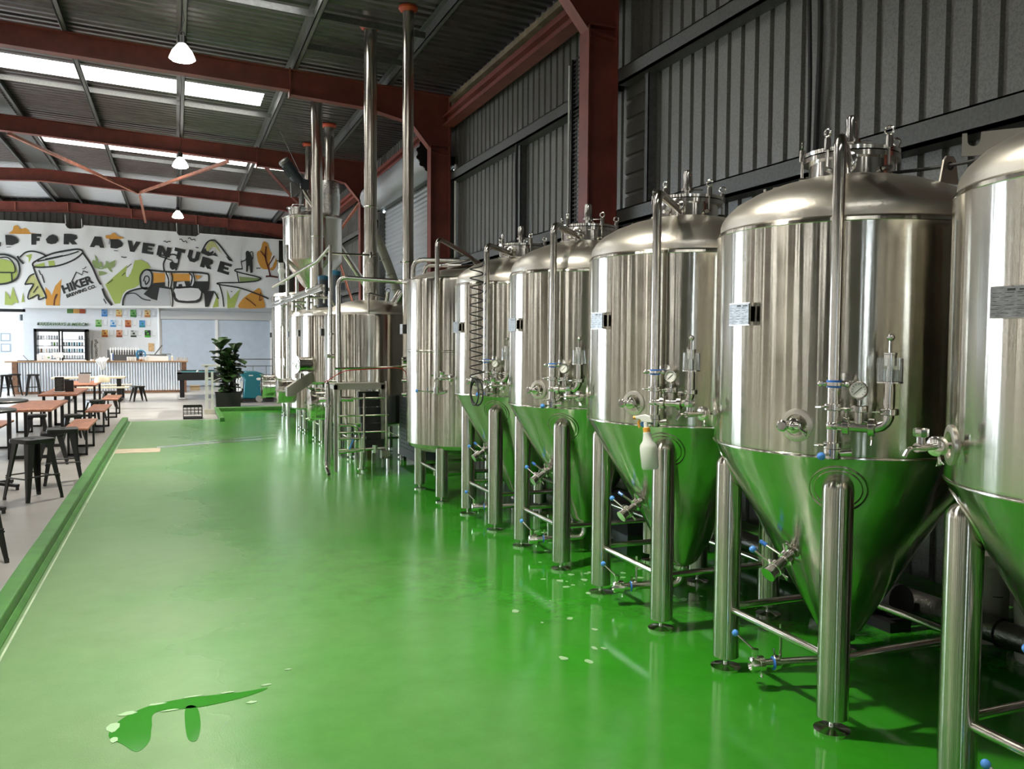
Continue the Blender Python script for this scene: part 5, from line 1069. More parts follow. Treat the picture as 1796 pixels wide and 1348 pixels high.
for pts, wd in (([(215, 388), (220, 360), (330, 308), (440, 285), (500, 280), (525, 300), (470, 345), (380, 380), (280, 392), (216, 390)], 8), ([(240, 355), (330, 338), (440, 312), (500, 292)], 6), ([(290, 340), (400, 318)], 4), ([(216, 390), (245, 470), (290, 560), (296, 590)], 8), ([(525, 300), (580, 380), (620, 470), (640, 500)], 9), ([(648, 525), (670, 580), (708, 630)], 11), ([(655, 590), (672, 620)], 5),
                ([(130, 330), (165, 300), (210, 292), (265, 305), (300, 325)], 7), ([(115, 322), (130, 345), (155, 370)], 9), ([(-5, 312), (50, 315), (110, 345), (130, 400), (115, 460), (60, 490), (-5, 500)], 9), ([(-5, 335), (50, 330), (90, 365), (100, 420), (60, 425), (-5, 425)], 6), ([(78, 425), (82, 485)], 6), ([(162, 500), (190, 450), (222, 432)], 6), ([(162, 500), (215, 498), (190, 545), (185, 592), (245, 565), (250, 595), (290, 580)], 7), ([(215, 552), (245, 510)], 5), ([(250, 410), (262, 440)], 5), ([(268, 435), (285, 490)], 5),
                ([(775, 632), (780, 590), (805, 550), (870, 528), (930, 520)], 8), ([(795, 560), (850, 555), (900, 590), (950, 600)], 5), ([(888, 500), (885, 450), (910, 412), (945, 412), (960, 450), (950, 510), (920, 528), (892, 515), (888, 500)], 8), ([(905, 480), (915, 450), (935, 450), (940, 475), (920, 500), (915, 475)], 6), ([(930, 408), (1050, 420), (1180, 422), (1290, 430), (1315, 450), (1308, 535)], 8),
                ([(1035, 415), (1030, 370), (1050, 330), (1080, 312), (1110, 318), (1125, 350), (1110, 400), (1108, 412)], 7), ([(1045, 335), (1005, 322), (1010, 315), (1052, 320)], 6), ([(1040, 335), (1085, 350)], 5), ([(1105, 520), (1250, 520), (1268, 570), (1240, 608), (1120, 606), (1095, 570)], 8), ([(1045, 425), (1062, 470), (1060, 520)], 6), ([(1078, 425), (1085, 460), (1078, 515)], 6), ([(1080, 520), (1088, 600), (1085, 640)], 7), ([(1190, 428), (1210, 450), (1200, 505)], 6), ([(1215, 428), (1225, 470), (1220, 510)], 6),
                ([(1350, 545), (1375, 590)], 6), ([(1268, 298), (1300, 240), (1335, 222), (1370, 240), (1440, 330), (1460, 350)], 7), ([(1030, 232), (1040, 228), (1050, 236), (1062, 230), (1074, 232)], 4), ([(1130, 218), (1142, 216), (1155, 232), (1170, 228), (1178, 240)], 4), ([(1183, 212), (1196, 208), (1206, 220), (1222, 216), (1230, 226)], 4), ([(1232, 265), (1240, 270), (1250, 268)], 4), ([(765, 326), (785, 330), (800, 328)], 4),
                ([(1515, 358), (1545, 345), (1552, 318)], 5), ([(1518, 358), (1525, 405)], 4), ([(1572, 300), (1588, 295), (1592, 330), (1585, 345)], 4), ([(1525, 402), (1485, 405), (1490, 420), (1630, 455), (1632, 470), (1600, 480), (1500, 488), (1380, 490), (1378, 500), (1500, 520), (1620, 560), (1690, 590)], 6), ([(1490, 420), (1502, 484)], 5), ([(1380, 500), (1400, 570), (1408, 640)], 6), ([(1612, 398), (1640, 397)], 4), ([(1740, 350), (1755, 352)], 4), ([(1455, 540), (1458, 548)], 4),
                ([(355, 590), (368, 560)], 3), ([(680, 495), (712, 470)], 3), ([(770, 445), (790, 425)], 3), ([(800, 395), (830, 370)], 3), ([(46, 266), (75, 265)], 3), ([(720, 288), (745, 290)], 3), ([(690, 248), (695, 210)], 3)): bline(mb, pts, wd, 0.034)
mb.build('ink_lines', BK, ban, smooth=False)
mb = MB()
for pts, wd in (([(1675, 260), (1670, 330), (1690, 400), (1700, 450)], 7), ([(1640, 290), (1675, 335)], 5), ([(1725, 320), (1690, 380)], 5), ([(1640, 550), (1632, 600), (1650, 590)], 4), ([(1545, 585), (1580, 610), (1610, 635)], 4), ([(345, 632), (350, 590), (362, 560)], 6)): bline(mb, pts, wd, 0.036)
bline(mb, [(1672, 450), (1700, 448), (1750, 455)], 8, 0.036); mb.build('brown_lines', BR, ban, smooth=False)
def btext(mb, s, u, v, size, rot, off=0.03, bold=0.01):
    ex = Vector(bq(u+100*math.cos(rot), v+100*math.sin(rot)))-Vector(bq(u, v)); ez = Vector(bq(u, v))-Vector(bq(u-100*math.sin(rot), v+100*math.cos(rot)))
    text_mb(mb, s, Vector(bq(u, v, off)), ex, ez, size, 0.002, bold)
mb = MB(); r_ = math.radians(-20); btext(mb, 'HIKER', 497, 522, 0.36, r_, bold=0.018); btext(mb, 'BREWING CO.', 518, 550, 0.150, r_, bold=0.007)
bline(mb, [(455, 485), (485, 422), (520, 440), (528, 415), (558, 425)], 6, 0.032, smooth=1); bline(mb, [(522, 402), (535, 400), (545, 388)], 3, 0.032); mb.build('can_lettering', BK, ban, smooth=False)
def join_parts(parent, names, new):
    vs = []; fs = []; mi = []; mats_ = []
    for ch in [c for c in parent.children if c.name.split('.')[0] in names]:
        k = len(vs); me = ch.data; vs += [tuple(v.co) for v in me.vertices]; mats_.append(me.materials[0])
        for p in me.polygons: fs.append(tuple(i+k for i in p.vertices)); mi.append(len(mats_)-1)
        bpy.data.objects.remove(ch)
    me = bpy.data.meshes.new(new); me.from_pydata(vs, [], fs)
    for m_ in mats_: me.materials.append(m_)
    me.polygons.foreach_set('material_index', mi); me.update()
    o = bpy.data.objects.new(new, me); COL.objects.link(o); o.parent = parent; return o
join_parts(ban, ('slogan_lettering', 'orange_shapes', 'green_shapes', 'sage_shapes', 'pale_green_shapes', 'can_white', 'grey_shapes', 'black_shapes', 'white_highlights', 'ink_lines', 'brown_lines', 'can_lettering'), 'printed_artwork')
# hem line and ropes
mb = MB(); mb.tube([bq(5, 98), bq(415, 121)], 0.018, 6).tube([bq(530, 131), bq(1112, 171)], 0.018, 6).tube([bq(1255, 181), bq(1780, 221)], 0.018, 6); mb.build('top_hem', WHITEP, ban)
mb = MB()
for u in (418, 520, 1115, 1250): mb.tube([bq(u, topv(u)-5), bq(u-4, topv(u)-62)], 0.010, 6)
mb.build('tie_rope', WHITEP, ban)

# ================================================================== BAR
CYF = 28.95
t = empty('bar_counter', 'long bar counter faced with pale corrugated iron and a timber top', 'bar counter', (-2.13, CYF, 0))
mb = MB(); sheet(mb, corr_profile(-2.30, 2.27, 0.077, 0.03, 'sine'), lambda a, o: (a, -o, 0.07), lambda a, o: (a, -o, 0.945)); mb.build('corrugated_front', CORRW, t, angle=80)
mb = MB(); mb.box((-2.34, 0.0, 0), (2.40, 0.04, 0.95)).box((-2.34, 0, 0), (-2.30, 0.62, 0.95)).box((2.36, 0, 0), (2.40, 0.62, 0.95)); mb.build('carcass', WHITE, t, smooth=False)
MB().box((-2.62, -0.10, 0.955), (2.46, 0.66, 0.995)).build('timber_top', BARWOOD, t, bevel=0.006)
for x in (-2.44, 2.27): MB().box((x, -0.05, 0), (x+0.14, 0.06, 0.955)).build('corner_post', RUSTW, t, smooth=False)
MB().box((-2.32, -0.045, 0), (2.30, 0.0, 0.075)).build('skirting_board', RUSTW, t, smooth=False)
def top_thing(name, label, cat, x, y, parts, group=None, z=0.995):
    r = empty(name, label, cat, (x, y, z), group=group)
    for nm, mb, m_ in parts: mb.build(nm, m_, r)
    return r
# beer tap tower
mb = MB(); mb.box((-0.50, -0.06, 0.0), (0.52, 0.06, 0.34)); pts = MB()
t = empty('beer_tap_wall', 'steel beer font with a row of white-handled taps on the bar', 'beer taps', (-1.53, 29.42, 0.995))
mb.build('font_box', mat('dark_brushed_panel', (0.16, 0.16, 0.165), 0.3, 0.6), t, bevel=0.004)
for k in range(12):
    x = -0.40+0.073*k; mb = MB(); mb.lathe([(0.006, 0), (0.017, 0.02), (0.019, 0.10), (0.010, 0.14), (0.001, 0.142)], 10, (x, -0.11, 0.27)); mb.cyl((x, -0.11, 0.27), (x, -0.06, 0.27), 0.012, 8); mb.cyl((x, -0.11, 0.28), (x, -0.12, 0.19), 0.008, 8); mb.build('tap', WHITEP, t)
MB().box((-0.45, -0.32, 0), (0.48, -0.07, 0.015)).build('drip_tray', FIT, t, smooth=False)
top_thing('tea_towel', 'crumpled white cloth hanging over the bar edge left of the taps', 'cloth', -2.13, 28.84, [])
o = [x for x in COL.objects if x.name.startswith('tea_towel')][-1]; bpy.data.objects.remove(o)
mb = MB(); N = 14; vs = []; fs = []
for i in range(N+1):
    for j in range(N+1):
        u, v = i/N-0.5, j/N; wd = 0.34 if v < 0.45 else 0.34-0.28*(v-0.45)/0.55; y = 0.16-0.30*min(v/0.45, 1); z = 0.025+0.10*math.sin(v*7)*(1-abs(u))+0.02*math.sin(u*18) if v < 0.45 else 0.05-0.33*(v-0.45)/0.55
        vs.append((u*wd+0.02*math.sin(v*9), y-0.012*math.sin(u*25)-(0.02 if v > .45 else 0), max(z, 0.006) if v < 0.45 else z))
for i in range(N):
    for j in range(N): a = i*(N+1)+j; fs.append((a, a+1, a+N+2, a+N+1))
mb.add(vs, fs); o = mb.build('tea_towel', PAPER, loc=(-2.13, 28.86, 0.995), angle=80); sm = o.modifiers.new('thickness', 'SOLIDIFY'); sm.thickness = 0.008; tag(o, 'crumpled white cloth draped over the bar edge left of the taps', 'cloth')
# glasses on bar right end, white cups mid, bottle
def tumbler(h=0.10, r=0.032): return MB().lathe([(0.001, 0.002), (r*0.8, 0), (r, h), (r*0.93, h), (r*0.74, 0.01), (0.001, 0.01)], 14, cap=False)
proto_g = None
gpos = [(0.02+0.055*k, 29.2+0.03*(k % 2)) for k in range(6)]
GLS = mat('frosted_tumbler', (0.85, 0.9, 0.95), 0.15, 0, trans=0.5)
for k, (x, y) in enumerate(gpos):
    if k == 0: proto_g = o = tag(tumbler().build('drinking_glass', GLS, loc=(x, y, 0.995)), 'upturned clear drinking glass in the row at the right end of the bar', 'glass', 'drinking glasses at the right end of the bar')
    else: o = proto_g.copy(); COL.objects.link(o); o.location = (x, y, 0.995)
cpos = [(-1.42+0.07*k, 29.02) for k in range(9) if k not in (4,)]
for k, (x, y) in enumerate(cpos):
    if k == 0: proto_c = o = tag(tumbler(0.13, 0.036).build('drinking_glass', PAPER, loc=(x, y, 0.995)), 'pale glass standing in front of the beer taps', 'glass', 'pale glasses in front of the beer taps')
    else: o = proto_c.copy(); COL.objects.link(o); o.location = (x, y, 0.995)
top_thing('glass_jug', 'tall light blue-white cylinder beside the left end of the beer taps', 'jug', -1.88, 29.1, [('body', MB().cyl((0, 0, 0), (0, 0, 0.24), 0.035, 16), WHITEP), ('blue_band', MB().cyl((0.01, -0.002, 0.02), (0.01, -0.002, 0.23), 0.030, 16), BLUE)])
mb = MB(); mb.torus((0, 0, 0.20), 0.13, 0.02, (0, 1, 0), 32, 8)
for k in range(8): a = k*PI/4; mb.cyl((0, 0, 0.20), (0.13*math.cos(a), 0, 0.20+0.13*math.sin(a)), 0.01, 6)
r = top_thing('wheel_game', 'blue spoked wheel standing on the bar beside the taps', 'wheel', -1.05, 29.1, [('rim', mb, mat('mid_blue_paint', (0.03, 0.22, 0.42), 0.4)), ('hub', MB().cyl((0, -0.03, 0.2), (0, 0.03, 0.2), 0.04, 14), BLACKM), ('base', MB().box((-0.1, -0.05, 0), (0.1, 0.05, 0.06)), BARWOOD)])
mb = MB(); mb.box((-0.25, -0.15, 0.16), (0.25, 0.15, 0.20)); mb.cyl((-0.45, 0, 0.18), (-0.2, 0, 0.19), 0.015, 8); mb.box((0.1, -0.1, 0.20), (0.38, 0.1, 0.22)); 
t = top_thing('slicing_machine', 'grey metal press with raised handle on a white box on the bar', 'machine', -0.55, 29.2, [('body', mb, GALV), ('white_base_box', MB().box((-0.3, -0.18, 0), (0.3, 0.18, 0.15)), PAPER), ('handle', MB().cyl((-0.1, 0, 0.20), (0.12, 0, 0.50), 0.018, 8), GALV)])
top_thing('dark_amber_bowl', 'small orange-brown bowl on the bar below the blue wheel', 'bowl', -1.05, 28.96, [('bowl', MB().lathe([(0.03, 0), (0.07, 0.05), (0.065, 0.05), (0.02, 0.01)], 18), mat('amber_glaze', (0.45, 0.18, 0.05), 0.3))])
top_thing('soap_bottle', 'white pump bottle on the bar near the row of upturned glasses', 'bottle', -0.14, 29.2, [('body', MB().lathe([(0.035, 0), (0.035, 0.13), (0.012, 0.16), (0.012, 0.2)], 14), WHITEP), ('pump', MB().tube([(0, 0, 0.19), (0, 0, 0.24), (-0.04, 0, 0.235)], 0.006, 6), WHITEP)])
top_thing('till_screen', 'white point-of-sale screen on the bar in front of the fridge', 'till', -3.38, 29.2, [('screen', MB().box((-0.14, -0.01, 0.10), (0.14, 0.02, 0.26)), PAPER), ('stand', MB().box((-0.04, -0.01, 0), (0.04, 0.03, 0.11)), WHITEP), ('base', MB().box((-0.1, -0.08, 0), (0.1, 0.08, 0.012)), WHITEP)])
top_thing('menu_stand', 'white printed cards standing on the bar left of the till', 'sign', -3.78, 29.2, [('card', MB().box((-0.17, -0.005, 0), (-0.03, 0.005, 0.20)), PAPER), ('second_card', MB().box((0.0, 0.02, 0), (0.20, 0.03, 0.18)), PAPER), ('green_print', MB().box((0.12, 0.017, 0.08), (0.17, 0.02, 0.12)), mat('leaf_green_ink', (0.1, 0.35, 0.05), 0.5))])
top_thing('flat_tray', 'dark flat tray with a tilted black rod at the left end of the bar', 'tray', -4.2, 29.15, [('tray', MB().box((-0.25, -0.12, 0), (0.22, 0.12, 0.02)), BLACKM), ('rod', MB().cyl((0.02, 0, 0.02), (-0.12, 0.1, 0.17), 0.010, 8), BLACKM)])
top_thing('counter_papers', 'low stack of white papers on the bar between till and taps', 'papers', -2.75, 29.1, [('stack', MB().box((-0.25, -0.1, 0), (0.15, 0.1, 0.03)), PAPER), ('cup', MB().cyl((0.32, 0, 0), (0.32, 0, 0.05), 0.05, 14), PAPER)])

# drinks fridge against the wall
t = empty('drinks_fridge', 'black framed two-door display fridge full of cans behind the bar', 'fridge', (-3.60, 32.25, 0))
mb = MB(); mb.box((-0.80, -0.30, 0), (-0.72, 0.30, 2.0)).box((0.72, -0.30, 0), (0.80, 0.30, 2.0)).box((-0.8, -0.30, 1.92), (0.8, 0.30, 2.0)).box((-0.8, 0.26, 0), (0.8, 0.30, 2.0)).box((-0.8, -0.30, 0), (0.8, 0.3, 0.1)); mb.build('cabinet', BLACKM, t, smooth=False)
MB().box((-0.72, 0.22, 0.1), (0.72, 0.26, 1.92)).build('white_lining', mat('glowing_fridge_lining', (0.65, 0.67, 0.68), 0.5, emit=(0.9, 0.95, 1), estr=1.6), t, smooth=False)  # lining itself glows in place of the fridge's inner lamps
for s_ in (-1, 1):
    mb = MB(); a, b = (-0.76, -0.02) if s_ < 0 else (0.02, 0.76); mb.box((a, -0.34, 0.1), (a+0.05, -0.305, 1.95)).box((b-0.05, -0.34, 0.1), (b, -0.305, 1.95)).box((a, -0.34, 1.90), (b, -0.305, 1.95)); dr = mb.build('door_frame', BLACKM, t, smooth=False)
    MB().box((a+0.05, -0.325, 0.12), (b-0.05, -0.318, 1.90)).build('door_glass', mat('fridge_glass', (1, 1, 1), 0.0, trans=1.0), dr, smooth=False)
shelves = [0.55, 0.78, 1.0, 1.22, 1.44, 1.66]
mb = MB()
for z in shelves: mb.box((-0.72, -0.28, z-0.02), (0.72, 0.22, z))
mb.build('shelves', GALV, t, smooth=False)
CANM = [mat('white_can', (0.80, 0.82, 0.84), 0.35), mat('teal_can', (0.02, 0.22, 0.32), 0.35), mat('lime_can', (0.25, 0.50, 0.12), 0.35), mat('amber_can', (0.40, 0.20, 0.08), 0.35)]
can_p = {}
CG = 'drink cans on the fridge shelves'
names = ['white', 'teal', 'lime green', 'amber']
def can(x, z, k):
    if k not in can_p:
        mb = MB(); mb.lathe([(0.026, 0), (0.032, 0.008), (0.032, 0.115), (0.026, 0.125), (0.022, 0.122)], 12); o = mb.build('drink_can', CANM[k]); can_p[k] = o
        tag(o, 'small %s can standing on a shelf of the drinks fridge' % names[k], 'can', names[k]+' '+CG)
    else: o = can_p[k].copy(); COL.objects.link(o)
    o.location = (x, 32.02, z)
row = {1.66: ('wwwwwwww', '......ww'), 1.44: ('.....wlw', 'wwtwtwtw'), 1.22: ('wawawwww', 'wwtwtwtt'), 1.0: ('wwwwwwww', 'wwwwwwww')}
KK = {'w': 0, 't': 1, 'l': 2, 'a': 3}
for z, (l, r__) in row.items():
    for s_, off in ((l, -4.27), (r__, -3.52)):
        for i, ch in enumerate(s_):
            if ch != '.': can(off+0.078*i, z, KK[ch])
# lettering over the fridge
t = empty('takeaways_sign', 'green shop lettering on the wall above the drinks fridge', 'sign', (-3.62, 32.56, 2.12))
mb = MB(); text_mb(mb, 'TAKEAWAYS & MERCH', (0, 0, 0), (1, 0, 0), (0, 0, 1), 0.15, 0.003, 0.002, 0.3); mb.build('lettering', mat('sign_green', (0.09, 0.20, 0.05), 0.5), t, smooth=False)
mb = MB(); mb.prism([(0.05*math.cos(k*PI/5)*(1 if k % 2 else 0.6), 0.05*math.sin(k*PI/5)*(1 if k % 2 else 0.6)) for k in range(10)], (-0.72, 0, 0.04), (1, 0, 0), (0, 0, 1), (0, -1, 0), 0.004).cyl((0.72, 0, 0.06), (0.72, -0.004, 0.06), 0.03, 12).box((0.67, -0.004, 0), (0.77, 0, 0.015)); mb.build('small_icons', BK, t, smooth=False)
# price posters
pc = [('sky blue', (0.20, 0.36, 0.60), (0.05, 0.2, 0.5)), ('yellow and tan', (0.75, 0.62, 0.25), (0.6, 0.25, 0.1)), ('leafy green', (0.20, 0.45, 0.15), (0.04, 0.2, 0.03)), ('cream and amber', (0.75, 0.60, 0.30), (0.55, 0.2, 0.05)),
      ('green and grey', (0.35, 0.55, 0.22), (0.05, 0.25, 0.03)), ('white and blue', (0.55, 0.65, 0.75), (0.05, 0.25, 0.55)), ('rust-orange', (0.55, 0.22, 0.08), (0.3, 0.05, 0.02)), ('bright blue', (0.10, 0.30, 0.60), (0.02, 0.25, 0.25)),
      ('gold and red', (0.70, 0.42, 0.12), (0.4, 0.08, 0.02)), ('coral-brown', (0.62, 0.32, 0.18), (0.3, 0.06, 0.02)), ('grey and black', (0.55, 0.56, 0.54), (0.04, 0.05, 0.04)), ('black and green', (0.03, 0.03, 0.03), (0.08, 0.40, 0.04))]
rows3 = [(-2.31, 2.58), (-2.50, 2.22), (-2.31, 1.87)]
for ri, (x0, z) in enumerate(rows3):
    for ci in range(4):
        nm, a, b = pc[ri*4+ci]; x = x0+ci*0.455+(0.02 if ri == 1 and ci > 1 else 0)
        ordn = ['top', 'middle', 'bottom'][ri]
        t = empty('price_poster', '%s drink poster with white price sheet, %s row of the bar wall' % (nm, ordn), 'poster', (x, 32.59, z))
        MB().box((-0.10, -0.006, -0.125), (0.09, 0, 0.125)).build('picture', mat('poster_'+nm.replace(' ', '_').replace('-', '_'), a, 0.5, var=0.3, nscale=22), t, smooth=False)
        MB().box((-0.095, -0.009, -0.12), (0.085, -0.006, -0.06)).box((-0.08, -0.009, 0.07), (0.0, -0.006, 0.10)).box((-0.03, -0.009, -0.03), (0.04, -0.006, 0.035)).build('picture_motif', mat('motif_'+nm.replace(' ', '_').replace('-', '_'), b, 0.5), t, smooth=False)
        MB().box((0.11, -0.004, -0.10), (0.26, 0, 0.12)).build('price_sheet', PAPER, t, smooth=False)
        mb = MB()
        for k in range(4): mb.box((0.12, -0.006, 0.09-0.04*k), (0.16, -0.004, 0.10-0.04*k))
        mb.box((0.12, -0.006, -0.07), (0.25, -0.004, -0.06)); mb.build('print_lines', mat('grey_print', (0.25, 0.27, 0.3), 0.5), t, smooth=False)
for i, (nm, c_) in enumerate((('green', (0.12, 0.42, 0.10)), ('amber', (0.60, 0.32, 0.08)), ('rust-red', (0.40, 0.08, 0.03)))):
    o = MB().box((-0.09, 0, -0.075), (0.09, 0.008, 0.075)).prism([(-0.03, -0.04), (0.03, -0.04), (0, 0.04)], (0, -0.002, 0), (1, 0, 0), (0, 0, 1), (0, -1, 0), 0.002).build('small_sign', mat('sign_'+nm.replace('-', '_'), c_, 0.5), smooth=False, loc=(-3.38+0.19*i, 32.58, 2.62)); tag(o, 'small square %s sign just under the banner' % nm, 'sign')
o = MB().box((-0.09, 0, -0.14), (0.09, 0.008, 0.14)).build('small_poster', mat('tan_poster', (0.66, 0.42, 0.2), 0.5, var=0.4, nscale=20), smooth=False, loc=(-0.84, 32.58, 1.40)); tag(o, 'small tan poster alone, low on the wall right of the taps', 'poster')
o = MB().box((-0.11, 0, 0), (0.11, 0.02, 1.70)).build('decorated_board', WHITEP, smooth=False, loc=(-2.58, 32.5, 0)); 
mb = MB(); random.seed(3)
for k in range(9): mb.torus((random.uniform(-0.03, 0.03), -0.004, 1.05+0.072*k), 0.03, 0.008, (0, 1, 0), 10, 5)
mb.build('scroll_pattern', BK, o); tag(o, 'tall narrow white board with black scroll drawing standing behind the bar', 'board')
# frames and wall lamp in the bright room at left
for z, nm in ((1.72, 'upper'), (1.33, 'lower')):
    o = MB().box((-0.16, 0, -0.15), (0.16, 0.02, 0.15)).build('picture_frame', mat('frame_grey', (0.35, 0.4, 0.45), 0.5), smooth=False, loc=(-5.85, 35.86, z)); MB().box((-0.12, -0.004, -0.11), (0.12, 0, 0.11)).build('picture', PAPER, o, smooth=False); tag(o, '%s small framed picture in the bright room at the left edge' % nm, 'picture')
t = empty('wall_lamp', 'small dark wall lamp on the bright wall left of the fridge', 'lamp', (-5.0, 35.88, 1.95))
MB().lathe([(0.10, -0.09), (0.03, 0.0), (0.02, 0.05)], 16, (0, -0.16, 0)).build('shade', GALVD, t); MB().tube([(0, 0, 0.05), (0, -0.16, 0.12), (0, -0.16, 0.04)], 0.012, 8).build('arm', GALVD, t)
o = MB().box((-0.1, -0.08, -0.11), (0.1, 0, 0.11)).build('wall_speaker', MOTOR, smooth=False, loc=(-4.9-0.35, 35.88, 2.45)); tag(o, 'small grey speaker box near the black beam at upper left', 'speaker')

# white railing, pole, pool table, crate, planter, scrubber
t = empty('balustrade_rail', 'thin grey railing in front of the right-hand door panel', 'railing', (2.4, 31.2, 0))
mb = MB(); mb.cyl((-0.85, 0, 1.0), (0.95, 0, 1.0), 0.018, 10).cyl((-0.85, 0, 0.76), (0.95, 0, 0.76), 0.014, 10); mb.build('rails', GALV, t)
for x in (-0.8, -0.35, 0.1, 0.55, 0.92): MB().cyl((x, 0, 0), (x, 0, 0.78 if x not in (-0.8, 0.92) else 1.0), 0.010, 8).build('baluster', GALV, t)
t = empty('white_gate_frame', 'tall white metal frame standing left of the planter at the edge of the green floor', 'gate', (0.63, 20.2, 0))
mb = MB(); mb.box((-0.05, -0.03, 0), (0.02, 0.03, 1.08)).box((0.08, -0.03, 0), (0.13, 0.03, 0.95)).box((-0.12, -0.03, 1.06), (0.28, 0.03, 1.11)).box((0.02, -0.02, 0.3), (0.08, 0.02, 0.34)).box((0.02, -0.02, 0.78), (0.08, 0.02, 0.82)); mb.build('frame', WHITEP, t, smooth=False)
MB().box((-0.07, -0.06, 0), (0.15, 0.06, 0.10)).build('base', mat('worn_cream_paint', (0.62, 0.6, 0.5), 0.5, var=0.2), t, smooth=False)
t = empty('pool_table', 'black pool table beside the right end of the bar', 'pool table', (0.85, 26.6, 0))
mb = MB(); mb.box((-0.85, -1.05, 0.52), (0.85, 1.05, 0.70)); mb.build('body', BLACKP, t, bevel=0.01); mb = MB(); mb.box((-0.85, -1.05, 0.70), (0.85, -0.93, 0.745)).box((-0.85, 0.93, 0.70), (0.85, 1.05, 0.745)).box((-0.85, -1.05, 0.70), (-0.73, 1.05, 0.745)).box((0.73, -1.05, 0.70), (0.85, 1.05, 0.745)); mb.build('cushion_rail', BLACKM, t, smooth=False)
MB().box((-0.73, -0.93, 0.70), (0.73, 0.93, 0.715)).build('cloth', mat('teal_baize', (0.0, 0.10, 0.12), 0.8), t, smooth=False)
for sx in (-0.78, 0.66):
    for sy in (-0.98, 0.86): lg = MB().box((sx, sy, 0.03), (sx+0.12, sy+0.12, 0.53)).build('leg', BLACKP, t, smooth=False)
for sx in (-0.80, 0.64):
    for sy in (-1.0, 0.84): MB().box((sx, sy, 0), (sx+0.16, sy+0.16, 0.035)).build('foot', WHITEP, t, smooth=False)
o = MB().ball((0, 0, 0), 0.04, 12).build('pool_ball', WHITEP, loc=(0.55, 25.9, 0.756)); tag(o, 'white cue ball on the pool table', 'ball')
o = MB().box((-0.15, -0.1, 0), (0.15, 0.1, 0.14)).box((-0.16, -0.11, 0.12), (0.16, 0.11, 0.15)).build('cardboard_box', mat('cardboard', (0.5, 0.38, 0.22), 0.7), smooth=False, loc=(0.55, 30.2, 0)); tag(o, 'small cardboard box on the floor seen under the pool table', 'box')
# milk crate
t = empty('milk_crate', 'black plastic milk crate standing on the pale floor at the end of the green floor', 'crate', (0.30, 19.15, 0))
mb = MB(); w2, d2, h2 = 0.185, 0.16, 0.275
mb.box((-w2, -d2, 0), (w2, d2, 0.012))
for (xa, ya, xb, yb) in ((-w2, -d2, w2, -d2), (w2, -d2, w2, d2), (w2, d2, -w2, d2), (-w2, d2, -w2, -d2)):
    for z in (0.0, 0.09, 0.165, 0.245): mb.beam((xa, ya, z+0.012), (xb, yb, z+0.012), 0.012, 0.012 if z not in (0.0, 0.245) else 0.035)
    n_ = 5
    for k in range(n_+1):
        t_ = k/n_; x, y = xa+(xb-xa)*t_, ya+(yb-ya)*t_; z0 = 0.085 if k not in (0, n_) else 0
        mb.box((x-0.005, y-0.005, z0), (x+0.005, y+0.005, 0.26))
mb.build('crate_body', BLACKP, t, smooth=False)
# planter with fiddle leaf plant
t = empty('potted_tree', 'leafy dark green fiddle-leaf plant in a square black planter', 'potted plant', (1.13, 21.4, 0.02))
mb = MB(); mb.add([(-0.27, -0.25, 0), (0.27, -0.25, 0), (0.27, 0.25, 0), (-0.27, 0.25, 0), (-0.29, -0.27, 0.39), (0.29, -0.27, 0.39), (0.29, 0.27, 0.39), (-0.29, 0.27, 0.39)], [(0, 3, 2, 1), (0, 1, 5, 4), (1, 2, 6, 5), (2, 3, 7, 6), (3, 0, 4, 7)]); mb.build('planter', BLACKP, t, smooth=False)
MB().box((-0.27, -0.25, 0.35), (0.27, 0.25, 0.37)).build('soil', SOIL, t, smooth=False)
random.seed(11); mb = MB(); stems = []
for sx, sy, tx, ty, h in ((-0.04, 0, -0.16, -0.05, 1.56), (0.05, 0.03, 0.20, 0.05, 1.40), (0.0, -0.04, 0.02, -0.12, 1.30), (-0.02, 0.05, -0.06, 0.12, 1.2)):
    pts = [Vector((sx, sy, 0.36)), Vector((sx+(tx-sx)*0.3, sy+(ty-sy)*0.3, 0.36+(h-0.36)*0.4)), Vector((tx, ty, h))]; stems.append(pts); mb.tube(pts, [0.016, 0.012, 0.006], 8)
mb.build('stem', STEM, t)
mb = MB()
def leaf(mb, base, dirv, L, Wd):
    d = dirv.normalized(); s_ = d.cross(Vector((0, 0, 1))); s_ = s_.normalized() if s_.length > 0.01 else Vector((1, 0, 0)); n_ = s_.cross(d)
    prof = [(0, 0.04), (0.12, 0.30), (0.3, 0.42), (0.5, 0.44), (0.68, 0.52), (0.84, 0.48), (0.95, 0.28), (1.0, 0.02)]; vs = []
    for t_, w_ in prof:
        droop = -0.25*t_*t_*L; c = base+d*L*t_+Vector((0, 0, droop)); ww = w_*Wd
        vs += [c-s_*ww+n_*(0.10*Wd), c-n_*0.02, c+s_*ww+n_*(0.10*Wd)]
    fs = []
    for i in range(len(prof)-1): a = i*3; fs += [(a, a+1, a+4, a+3), (a+1, a+2, a+5, a+4)]
    mb.add(vs, fs)
for pts in stems:
    h = pts[2].z; n_ = int((h-0.42)/0.036)
    for k in range(n_):
        t_ = (k+0.5)/n_; p = pts[1].lerp(pts[2], (t_-0.3)/0.7) if t_ > 0.3 else pts[0].lerp(pts[1], t_/0.3); az = k*2.4+random.uniform(-0.5, 0.5)+pts[2].x*9; el = random.uniform(-0.1, 0.9) if t_ < 0.85 else random.uniform(0.6, 1.3)
        L = random.uniform(0.26, 0.38)*(0.85 if t_ < 0.2 else 1); leaf(mb, p, Vector((math.cos(az)*math.cos(el), math.sin(az)*math.cos(el), math.sin(el))), L, L*0.66)
mb.build('foliage', LEAFM, t, angle=50)
